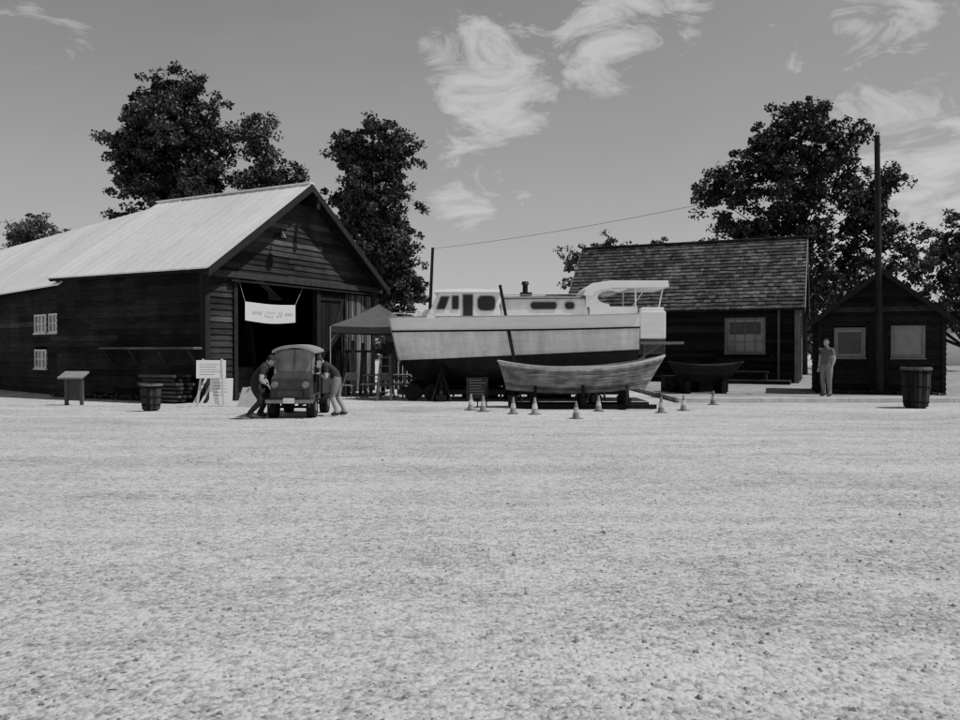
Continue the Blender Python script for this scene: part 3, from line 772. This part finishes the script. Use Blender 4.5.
for sx in (-.38,.36): mb.beam((-7.5+sx,22.25,0),(-7.5+sx*.7,22.45,1.35),.05,.05,.6,0)
mb.beam((-7.5,23.0,0),(-7.5,22.45,1.3),.04,.04,.6,0)
for k in range(3): mb.beam((-8.0+k*.2,22.2-k*.05,0),(-7.75+k*.2,22.7,.85-.1*k),.05,.04,.7,0)
mb.obj('boards_and_legs',[M['paper'],M['ink']],es)
sb=empty('leaning_signboard',(-6.6,22.6,0)); mb=MB(); board(mb,(-6.55,22.3,0.0),.55,.62,-.5,-.3,.04,0,.7); mb.beam((-6.5,22.9,0),(-6.5,22.55,.55),.05,.05,.5,0); mb.obj('board',[M['trimlight']],sb)
lc=empty('interpretive_lectern',(-11.8,23.2,0)); mb=MB()
mb.beam((-12.02,23.25,0),(-12.02,23.25,.8),.09,.09,.5); mb.beam((-11.58,23.25,0),(-11.58,23.25,.8),.09,.09,.5)
mb.box(-12.0,-11.6,23.22,23.28,.15,.75,.4)
mb.hexa([(-12.15,22.98,.76),(-11.45,22.98,.76),(-11.45,23.45,.93),(-12.15,23.45,.93),(-12.15,22.97,.81),(-11.45,22.97,.81),(-11.45,23.44,.98),(-12.15,23.44,.98)],1.1)
mb.obj('lectern',M['trimgrey'],lc)
ss_=empty('boat_info_sign',(-.1,21.9,0)); mb=MB(); m_=board(mb,(-.07,21.85,.28),.60,.58,-.2,.05,.03,0,1)
for k in range(6):
    p0=m_@Vector((-.22,-.004,.5-.075*k)); p1=m_@Vector((random.uniform(.05,.22),-.004,.5-.075*k)); mb.beam(p0,p1,.004,.008,.4,1)
mb.beam((-.3,21.8,0),(-.25,22.0,.8),.04,.04,1,0); mb.beam((.18,21.8,0),(.13,22.0,.8),.04,.04,1,0); mb.beam((-.07,22.35,0),(-.07,22.0,.75),.04,.04,1,0)
mb.obj('sign',[M['trimdark'],M['paper']],ss_)

# ---------------------------------------------------------------- cones, bins
cones=[(-.24,21.0),(.08,20.6),(.83,20.0),(1.35,19.7),(2.26,18.8),(4.6,20.3),(5.35,21.0),(6.8,23.3),(3.1,20.9)]
for i,(cx,cy) in enumerate(cones):
    e=empty('traffic_cone'+('' if i==0 else '.%03d'%i),(cx,cy,gh(cx,cy)),random.random()); e.scale=(.8,.8,.93); mb=MB()
    mb.box(-.15,.15,-.15,.15,0,.03,.5)
    pr=[(.115,.03,1),(.088,.16,3),(.062,.29,1),(.028,.45,1)]; tn=rt(.6,1.1)
    for k in range(3): mb.cyl((0,0,pr[k][1]),(0,0,pr[k+1][1]),pr[k][0],pr[k+1][0],16,tn*[1,2.3,1][k],0,k==2)
    mb.obj('cone_body',M['cone'],e,False)
def bin_(i,cx,cy,r0,r1,h):
    e=empty('trash_barrel'+('' if i==0 else '.%03d'%i),(cx,cy,0)); mb=MB()
    n=20
    for k in range(n):
        a=2*math.pi*k/n; a2=2*math.pi*(k+.86)/n; 
        P=lambda q,r,z:(math.cos(q)*r,math.sin(q)*r,z)
        rm=(r0+r1)/2*1.05; tn=rt(.6,2.2)
        for (za,ra,zb,rb_) in ((.04,r0,h*.5,rm),(h*.5,rm,h*.93,r1)):
            mb.hexa([P(a,ra,za),P(a2,ra,za),P(a2,ra-.03,za),P(a,ra-.03,za),P(a,rb_,zb),P(a2,rb_,zb),P(a2,rb_-.03,zb),P(a,rb_-.03,zb)],tn)
    mb.cyl((0,0,.02),(0,0,h*.9),r0-.04,r1-.05,16,.3)
    for z,rr_ in ((.15,r0+.02),(h*.5,(r0+r1)/2*1.05+.012),(h*.85,r1+.008)): mb.cyl((0,0,z),(0,0,z+.04),rr_,rr_,24,.5)
    mb.cyl((0,0,h*.93),(0,0,h),r1+.04,r1+.02,24,3.5)
    mb.cyl((0,0,h),(0,0,h+.002),r1-.1,r1-.1,24,.1)
    mb.obj('slatted_barrel',M['pole'],e,False)
bin_(0,-8.64,21.0,.22,.26,.71); bin_(1,12.05,22.1,.31,.37,1.13)

# ---------------------------------------------------------------- utility cart
cx=-4.44; cart=empty('utility_cart',(cx,19.6,0))
mb=MB()
Y0=18.7
prof=[(Y0,.38),(Y0-.02,.72),(Y0+.06,.93),(Y0+.30,1.03),(Y0+.42,1.05),(Y0+.42,.55),(Y0+1.15,.55),(Y0+1.15,1.0),(Y0+1.28,1.0),(Y0+1.28,.38)]
mb.prism(prof,cx-.46,cx+.46,1,0,'x')
mb.box(cx-.50,cx+.50,Y0+1.32,Y0+2.3,.50,.62,1); 
for a,b,c,d in ((cx-.50,cx-.46,Y0+1.32,Y0+2.3),(cx+.46,cx+.50,Y0+1.32,Y0+2.3),(cx-.46,cx+.46,Y0+2.26,Y0+2.3)): mb.box(a,b,c,d,.62,.95,1.1)
for sd in (-1,1):
    for k in range(8):
        a=math.pi*(k)/8+.0;a2=math.pi*(k+1)/8; yy=Y0+.28; X=cx+sd*.46
        mb.beam((X,yy-.32*math.cos(a),.25+.32*math.sin(a)),(X,yy-.32*math.cos(a2),.25+.32*math.sin(a2)),.2,.02)
mb.obj('body',M['cartbody'],cart,bevel=.02)
mb=MB()
for sd in (-1,1):
    X=cx+sd*.45
    mb.beam((X,Y0+.40,1.02),(X,Y0+.52,1.60),.05,.05); mb.beam((X,Y0+1.2,1.0),(X,Y0+1.22,1.60),.05,.05)
nn_=10
for k in range(nn_):
    a=-1+2*k/nn_; b=-1+2*(k+1)/nn_
    za=1.74-.13*abs(a)**2.5; zb=1.74-.13*abs(b)**2.5
    mb.hexa([(cx+.52*a,Y0+.36,za-.09),(cx+.52*b,Y0+.36,zb-.09),(cx+.52*b,Y0+1.4,zb-.05),(cx+.52*a,Y0+1.4,za-.05),(cx+.52*a,Y0+.38,za-.02),(cx+.52*b,Y0+.38,zb-.02),(cx+.52*b,Y0+1.38,zb),(cx+.52*a,Y0+1.38,za)])
mb.box(cx-.45,cx+.45,Y0+.405,Y0+.43,1.03,1.07)
mb.obj('roof_and_posts',M['cartroof'],cart)
mb=MB(); mb.poly([(cx-.43,Y0+.41,1.08),(cx+.43,Y0+.41,1.08),(cx+.43,Y0+.51,1.62),(cx-.43,Y0+.51,1.62)]); mb.beam((cx,Y0+.40,1.07),(cx,Y0+.50,1.62),.025,.02,.5); mb.obj('windshield',mat('windshield_glass',.22,.12,.4,(2,2,2),spec=.7),cart)
mb=MB(); mb.box(cx-.32,cx+.32,Y0-.032,Y0-.01,.50,.66)
for k in range(6): mb.box(cx-.30,cx+.30,Y0-.045,Y0-.033,.51+.025*k,.52+.025*k,12)
mb.box(cx-.4,cx+.4,Y0+.7,Y0+1.1,.56,.8); mb.box(cx-.4,cx+.4,Y0+1.0,Y0+1.12,.8,1.2)
mb.cyl((cx-.2,Y0+.62,1.0),(cx-.2,Y0+.66,1.02),.17,.17,16)
mb.obj('grille_and_seat',M['black'],cart)
mb=MB()
for sd in (-1,1):
    mb.cyl((cx+sd*.36,Y0-.06,.78),(cx+sd*.36,Y0+.02,.78),.075,.085,16,.5)
    mb.beam((cx+sd*.45,Y0+.45,1.2),(cx+sd*.6,Y0+.4,1.25),.015,.015); mb.box(cx+sd*.6-.05,cx+sd*.6+.05,Y0+.38,Y0+.4,1.18,1.34)
mb.box(cx-.55,cx+.55,Y0-.13,Y0-.08,.36,.44,.5); mb.box(cx-.13,cx+.13,Y0-.145,Y0-.132,.36,.48,1.8)
mb.box(cx-.4,cx-.34,Y0-.09,Y0,.38,.42); mb.box(cx+.34,cx+.4,Y0-.09,Y0,.38,.42)
mb.obj('lamps_and_bumper',M['steel'],cart)
mb=MB()
for sd in (-1,1):
    for yy in (Y0+.28,Y0+1.8):
        mb.cyl((cx+sd*.36,yy,.25),(cx+sd*.55,yy,.25),.25,.25,22); 
        mb.cyl((cx+sd*.552,yy,.25),(cx+sd*.56,yy,.25),.11,.10,14,8)
mb.beam((cx-.4,Y0+.28,.25),(cx+.4,Y0+.28,.25),.06,.06); mb.beam((cx-.4,Y0+1.8,.25),(cx+.4,Y0+1.8,.25),.06,.06)
mb.beam((cx-.2,Y0+.1,.34),(cx-.2,Y0+2.2,.34),.07,.1); mb.beam((cx+.2,Y0+.1,.34),(cx+.2,Y0+2.2,.34),.07,.1)
mb.obj('wheels',M['rubber'],cart)

# ---------------------------------------------------------------- people
def skinmesh(verts,edges,rad,sub=2,roots=(0,)):
    me=bpy.data.meshes.new('tmp'); me.from_pydata([tuple(v) for v in verts],edges,[])
    o=bpy.data.objects.new('tmp',me); col.objects.link(o)
    md=o.modifiers.new('s','SKIN'); md.use_smooth_shade=True
    sd=me.skin_vertices[0].data
    for i,r in enumerate(rad):
        sd[i].radius=(r if isinstance(r,tuple) else (r,r)); sd[i].use_root=(i in roots)
    s2=o.modifiers.new('ss','SUBSURF'); s2.levels=sub; s2.render_levels=sub
    bpy.context.view_layer.update()
    dg=bpy.context.evaluated_depsgraph_get()
    m2=bpy.data.meshes.new_from_object(o.evaluated_get(dg))
    bpy.data.objects.remove(o); return m2
def person(name,loc,rz,P,scale=1,top='shirtdark',legs='jeans',shin='jeans',hat=False):
    e=empty(name,loc,rz); e.scale=(scale,)*3
    V=[];Rr=[];Ed=[];G=[]
    def add(p,r): V.append(Vector(p));Rr.append(r*1.18);return len(V)-1
    pel=add(P['pel'],.14);wa=add(P['waist'],.128);ch=add(P['chest'],.148);nk=add(P['neck'],.078);nt_=add(P['ntop'],.052)
    def ed(a,b,g): Ed.append((a,b));G.append(g)
    ed(pel,wa,top);ed(wa,ch,top);ed(ch,nk,top);ed(nk,nt_,'skin')
    hands=[]
    for sd,k in ((1,'l'),(-1,'r')):
        g=lambda n:(lambda p:Vector((p[0],p[1]*sd,p[2])))(P.get(n+'_'+k,P[n]))
        hip=add(g('hip'),.105);th=add(g('hip').lerp(g('knee'),.5),.092);kn=add(g('knee'),.066);cf=add(g('knee').lerp(g('ank'),.35),.062);an=add(g('ank'),.044);to=add(g('toe'),.038)
        hl=add(g('ank')+Vector((-.04,0,-.045)),.036)
        ed(pel,hip,legs);ed(hip,th,legs);ed(th,kn,legs);ed(kn,cf,shin);ed(cf,an,shin);ed(an,to,'shoe');ed(an,hl,'shoe')
        sh=add(g('sho'),.074);ma=add(g('sho').lerp(g('elb'),.55),.057);el=add(g('elb'),.045);fa=add(g('elb').lerp(g('wri'),.35),.042);wr=add(g('wri'),.027)
        ed(ch,sh,top);ed(sh,ma,top);ed(ma,el,'skin');ed(el,fa,'skin');ed(fa,wr,'skin')
        hands.append((g('elb'),g('wri'),sd))
    me=skinmesh(V,Ed,Rr)
    names=[top,legs,shin,'skin','shoe']; names=list(dict.fromkeys(names))
    for n_ in names: me.materials.append(M[n_])
    for p in me.polygons:
        c=p.center; best=None
        for (a,b),g in zip(Ed,G):
            A=V[a];B=V[b];d=B-A;t=max(0,min(1,(c-A).dot(d)/max(d.length_squared,1e-6)));q=(A+d*t-c).length-.5*(Rr[a]*(1-t)+Rr[b]*t)
            if best is None or q<best[0]: best=(q,g)
        p.material_index=names.index(best[1]); p.use_smooth=True
    o=bpy.data.objects.new('body',me); col.objects.link(o); o.parent=e
    for el,wr,sd in hands:
        d=(wr-el).normalized(); side=Vector((0,1,0)); side=(side-d*side.dot(d)).normalized(); dn=d.cross(side); 
        if dn.z>0: dn=-dn
        V2=[wr,wr+d*.04];R2=[.024,.026];E2=[(0,1)]
        for i,(off,ln) in enumerate(((-.033,.068),(-.011,.078),(.011,.072),(.033,.056))):
            k=len(V2); V2+=[wr+d*.09+side*off,wr+d*(.09+ln*.5)+side*off*1.1+dn*.012,wr+d*(.09+ln*.85)+side*off*1.15+dn*.04]; R2+=[.0125,.0095,.008]; E2+=[(1,k),(k,k+1),(k+1,k+2)]
        k=len(V2); V2+=[wr+d*.045-side*sd*.042,wr+d*.085-side*sd*.058+dn*.02]; R2+=[.013,.010]; E2+=[(0,k),(k,k+1)]
        m2=skinmesh(V2,E2,R2,1); m2.materials.append(M['skin'])
        for p in m2.polygons:p.use_smooth=True
        oo=bpy.data.objects.new('hand',m2); col.objects.link(oo); oo.parent=e
    hp=Vector(P['head']); tilt=P.get('tilt',0)
    import bmesh
    bm=bmesh.new(); bmesh.ops.create_uvsphere(bm,u_segments=28,v_segments=20,radius=1)
    for v in bm.verts:
        x,y,z=v.co
        k=1-.28*max(0,-z)**1.3
        v.co=Vector((x*.095*(1-.1*max(0,-z))+ (0.012 if z<-.3 and x>0 else 0),y*.075*k,z*.118))
        if x>.85 and abs(y)<.3 and -.35<z<.05: v.co.x+=.018*(1-abs(y)/.3)
        if x>.7 and .05<z<.25 and .15<abs(y)<.5: v.co.x-=.008
    for f in bm.faces:
        c=f.calc_center_median(); f.smooth=True
        if c.z>.045 and not(c.x>.055 and c.z<.075) or (c.x<-.01 and c.z>-.04): f.material_index=1
    for sd in (-1,1):
        r=bmesh.ops.create_uvsphere(bm,u_segments=8,v_segments=6,radius=.02,matrix=Matrix.Translation((-.005,sd*.073,-.005))@Matrix.Diagonal((.8,.35,1.4,1)))
        r=bmesh.ops.create_uvsphere(bm,u_segments=8,v_segments=6,radius=.009,matrix=Matrix.Translation((.083,sd*.03,.012)))
        for v in r['verts']:
            for f in v.link_faces: f.material_index=2
    r=bmesh.ops.create_uvsphere(bm,u_segments=8,v_segments=6,radius=.02,matrix=Matrix.Translation((.088,0,-.058))@Matrix.Diagonal((.3,1,.25,1)))
    for v in r['verts']:
        for f in v.link_faces: f.material_index=2
    if hat:
        r=bmesh.ops.create_cone(bm,segments=24,radius1=.105,radius2=.07,depth=.08,cap_ends=True,matrix=Matrix.Translation((0,0,.09)))
        for v in r['verts']:
            for f in v.link_faces: f.material_index=1
        r=bmesh.ops.create_cone(bm,segments=24,radius1=.10,radius2=.095,depth=.012,cap_ends=True,matrix=Matrix.Translation((.07,0,.055)))
        for v in r['verts']:
            for f in v.link_faces: f.material_index=1
    m3=bpy.data.meshes.new('head'); bm.to_mesh(m3); bm.free()
    for n_ in ('skin','hair','shoe'): m3.materials.append(M[n_])
    ho=bpy.data.objects.new('head',m3); col.objects.link(ho); ho.parent=e; ho.location=hp; ho.rotation_euler=(0,tilt,0)
    return e
bent=dict(pel=(0,0,.87),waist=(.06,0,1.0),chest=(.20,0,1.16),neck=(.31,0,1.26),ntop=(.36,0,1.29),head=(.42,0,1.33),tilt=.7,
 hip=(.01,.09,.83),knee=(.11,.12,.47),ank=(-.03,.13,.09),toe=(.14,.15,.04),knee_r=(.02,.13,.46),ank_r=(-.18,.13,.09),toe_r=(-.01,.15,.04),
 sho=(.25,.18,1.19),elb=(.22,.25,.93),wri=(.36,.20,1.00))
person('man_in_shorts',(-3.45,19.35,0),math.pi,bent,1.0,'shirtdark','shorts','skin')
lean=dict(pel=(-.02,0,.76),waist=(.03,0,.90),chest=(.15,0,1.08),neck=(.24,0,1.20),ntop=(.28,0,1.24),head=(.33,0,1.30),tilt=.6,
 hip=(-.01,.09,.72),knee=(.24,.15,.46),ank=(.06,.15,.09),toe=(.23,.18,.04),knee_r=(.14,.13,.40),ank_r=(-.16,.12,.09),toe_r=(.01,.13,.04),
 sho=(.19,.18,1.12),elb=(.15,.27,.87),wri=(.25,.22,.78))
person('man_in_dark_clothes',(-5.26,18.75,0),.15,lean,1.04,'shirtdark','jeans','jeans',hat=True)
stand=dict(pel=(0,0,.95),waist=(.0,0,1.10),chest=(.0,0,1.33),neck=(-.01,0,1.49),ntop=(.0,0,1.54),head=(.02,0,1.65),tilt=.05,
 hip=(.0,.09,.90),knee=(.02,.10,.50),ank=(-.02,.10,.09),toe=(.14,.12,.04),knee_r=(.06,.09,.50),sho=(.0,.18,1.41),elb=(-.03,.235,1.13),wri=(.07,.22,.90))
person('person_standing',(10.75,24.8,.15),math.radians(-150),stand,1.02,'shirtgrey','shorts','shorts')

# ---------------------------------------------------------------- trees
def leaf_mat(name,lo,hi):
    m=bpy.data.materials.new(name); m.use_nodes=True; nt=m.node_tree;N=nt.nodes;Lk=nt.links
    b=N['Principled BSDF']; b.inputs['Roughness'].default_value=.55; b.inputs['Specular IOR Level'].default_value=.25
    a=N.new('ShaderNodeAttribute'); a.attribute_name='tone'
    r=N.new('ShaderNodeMapRange'); r.inputs['To Min'].default_value=lo; r.inputs['To Max'].default_value=hi; Lk.new(a.outputs['Fac'],r.inputs['Value'])
    cc=N.new('ShaderNodeCombineColor')
    for i in range(3): Lk.new(r.outputs[0],cc.inputs[i])
    Lk.new(cc.outputs[0],b.inputs['Base Color'])
    return m
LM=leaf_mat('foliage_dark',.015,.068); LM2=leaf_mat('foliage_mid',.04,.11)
def leaves(centers,rads,per,size,name,parent,m):
    C=np.repeat(np.array(centers),per,axis=0); Rd=np.repeat(np.array(rads),per)
    ct=np.repeat(rng.uniform(-.3,.3,len(centers)),per)
    n=len(C); d=rng.normal(size=(n,3)); d/=np.linalg.norm(d,axis=1)[:,None]
    rr_=Rd*rng.uniform(.15,1,n)**.6
    d[:,2]*=.7
    c=C+d*rr_[:,None]
    a=rng.normal(size=(n,3)); a/=np.linalg.norm(a,axis=1)[:,None]
    b=np.cross(a,rng.normal(size=(n,3))); b/=np.linalg.norm(b,axis=1)[:,None]
    s=size*rng.uniform(.5,1.2,n)[:,None]
    V=np.stack([c-a*s*.5,c+b*s*.32,c+a*s*.5,c-b*s*.32],1).reshape(-1,3)
    me=bpy.data.meshes.new(name); me.vertices.add(4*n); me.vertices.foreach_set('co',V.ravel())
    me.loops.add(4*n); me.loops.foreach_set('vertex_index',np.arange(4*n,dtype=np.int32))
    me.polygons.add(n); me.polygons.foreach_set('loop_start',np.arange(0,4*n,4,dtype=np.int32)); me.polygons.foreach_set('loop_total',np.full(n,4,dtype=np.int32))
    me.update(calc_edges=True)
    at=me.attributes.new('tone','FLOAT','FACE'); at.data.foreach_set('value',np.clip(rng.uniform(0,1,n)+ct,0,1).astype(np.float32))
    me.materials.append(m); o=bpy.data.objects.new(name,me); col.objects.link(o)
    if parent: o.parent=parent; o.matrix_parent_inverse=Matrix.Translation(-parent.location)
    return o
def tree(name,base,top,lobes,nc,per,size,m=LM,tr=.35,cr=(.5,1.1),pop=False):
    e=empty(name,(base[0],base[1],0))
    w_=np.array([l[6] for l in lobes],float); w_/=w_.sum()
    cs=[];rs=[];main=[]
    for k in range(nc):
        l=lobes[rng.choice(len(lobes),p=w_)]
        d=rng.normal(size=3); d/=np.linalg.norm(d); r=rng.uniform(.03,1)**.42
        if rng.random()<.10: r*=1.12
        c=np.array((l[0]+d[0]*r*l[3],l[1]+d[1]*r*l[4],l[2]+d[2]*r*l[5])); main.append(tuple(c))
        for j in range(3):
            q=rng.uniform(*cr); o=rng.normal(size=3)*q*.6; o[2]*=.8
            cs.append(tuple(c+o)); rs.append(q*rng.uniform(.5,.85))
    leaves(cs,rs,max(6,int(per*.66)),size*.84,'foliage',e,m)
    cs=main
    mb=MB(); b=Vector((base[0],base[1],0)); t=Vector((top[0],top[1],top[2]))
    n=8; pts=[b.lerp(t,i/n)+Vector((random.uniform(-.12,.12),random.uniform(-.12,.12),0))*(i>0) for i in range(n+1)]
    for i in range(n): mb.cyl(pts[i],pts[i+1],tr*(1-i/n*.88),tr*(1-(i+1)/n*.88),9)
    for k in range(0,nc,max(1,nc//55)):
        c=Vector(cs[k]); h=max(.15,min(.9,(c.z-(2.0+ (c-t).length*.25))/t.z)); s=b.lerp(t,h); 
        if s.z>c.z-.3: s=b.lerp(t,max(.12,(c.z-1.5)/t.z))
        mid=s.lerp(c,.5)+Vector((0,0,-.25 if not pop else -.6)); r=.07*(1-h)+.02
        mb.cyl(s,mid,r,r*.7,6); mb.cyl(mid,c,r*.7,.015,6)
    mb.obj('trunk_and_limbs',M['bark'],e,smooth=True)
tree('broadleaf_tree',(-18.7,50),(-19.0,50,17.5),[(-19.1,50,15.3,2.7,3,3.2,3),(-21.0,50,14.0,1.5,2.4,2.6,1.7),(-17.3,50,14.0,1.6,2.4,2.8,1.8),(-20.3,50,10.3,2.3,3,2.5,2),(-17.3,50,10.0,2.3,3,3,2),(-19.0,50,17.7,1.3,1.3,1.0,.6),(-21.9,50,9.2,.9,1.6,.8,.4)],370,96,.30,cr=(.45,.95))
tree('broadleaf_tree.001',(-13.4,51),(-13.6,51,15),[(-13.9,51,14.2,1.3,2,2.3,1),(-13.4,51,11.5,2.0,2.3,2.2,2),(-12.0,51,10.8,.9,1.6,1.7,.6),(-14.6,51,9,2,2,2.5,1)],145,96,.28,cr=(.45,.9))
tree('poplar_tree',(-4.9,44),(-5.9,44,14.2),[(-5.9,44,12.7,.95,1.2,1.7,1),(-6.9,44,12.0,.9,1.1,1.5,.8),(-4.6,44,12.4,.9,1.1,1.6,.9),(-5.7,44,9.6,2.1,2.3,2.1,2.6),(-5.3,44,6.9,1.7,2,1.8,1.9),(-4.5,44,4.7,1.3,1.6,1.2,1.2),(-7.2,44,9.0,.8,1,1.3,.4)],290,92,.26,pop=True,cr=(.4,.75))
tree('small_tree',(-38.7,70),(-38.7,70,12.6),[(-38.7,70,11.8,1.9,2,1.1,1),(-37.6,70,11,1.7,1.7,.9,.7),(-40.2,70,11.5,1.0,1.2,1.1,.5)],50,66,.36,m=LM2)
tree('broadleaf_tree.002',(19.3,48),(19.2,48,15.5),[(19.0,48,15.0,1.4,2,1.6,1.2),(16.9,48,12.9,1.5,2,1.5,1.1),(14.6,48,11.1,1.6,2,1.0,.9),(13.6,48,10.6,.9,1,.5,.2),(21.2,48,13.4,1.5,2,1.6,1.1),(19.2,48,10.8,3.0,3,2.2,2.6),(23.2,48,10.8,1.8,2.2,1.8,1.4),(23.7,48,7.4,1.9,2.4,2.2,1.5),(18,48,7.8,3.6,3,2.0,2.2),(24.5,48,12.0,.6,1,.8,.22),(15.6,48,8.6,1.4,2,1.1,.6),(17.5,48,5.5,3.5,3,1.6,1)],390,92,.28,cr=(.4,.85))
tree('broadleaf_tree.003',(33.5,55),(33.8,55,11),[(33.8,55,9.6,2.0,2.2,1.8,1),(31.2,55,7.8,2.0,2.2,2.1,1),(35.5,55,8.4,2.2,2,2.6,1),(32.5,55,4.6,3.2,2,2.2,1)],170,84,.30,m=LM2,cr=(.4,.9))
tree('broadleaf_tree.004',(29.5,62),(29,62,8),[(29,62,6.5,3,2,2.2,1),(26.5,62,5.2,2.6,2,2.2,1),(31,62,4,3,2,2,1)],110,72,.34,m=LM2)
lob=[]
x=11
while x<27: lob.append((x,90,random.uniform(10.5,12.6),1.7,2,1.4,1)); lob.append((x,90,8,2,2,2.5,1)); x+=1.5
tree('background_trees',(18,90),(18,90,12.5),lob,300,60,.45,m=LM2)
cs=[];rs=[]
for k in range(1500):
    x=random.uniform(-150,150); cs.append((x,random.uniform(118,135),random.uniform(.3,5.0+1.6*math.sin(x*.13)+1.1*math.sin(x*.37+1)))); rs.append(random.uniform(.9,1.8))
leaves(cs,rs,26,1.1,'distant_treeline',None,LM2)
cs=[];rs=[]
for k in range(120):
    t=random.uniform(0,7); p=Vector((-8.30,24.15,0))+Vector((-.883,.470,0))*t+Vector((-.47,-.883,0))*random.uniform(.1,.35)
    if t>2.4 or random.random()<.2: cs.append((p.x,p.y,.08)); rs.append(random.uniform(.06,.16))
for k in range(80):
    t=random.uniform(0,3.78); cs.append((11.4+.94*t-.03,27-.342*t-.12,.2)); rs.append(random.uniform(.05,.14))
leaves(cs,rs,16,.09,'weeds',None,LM2)
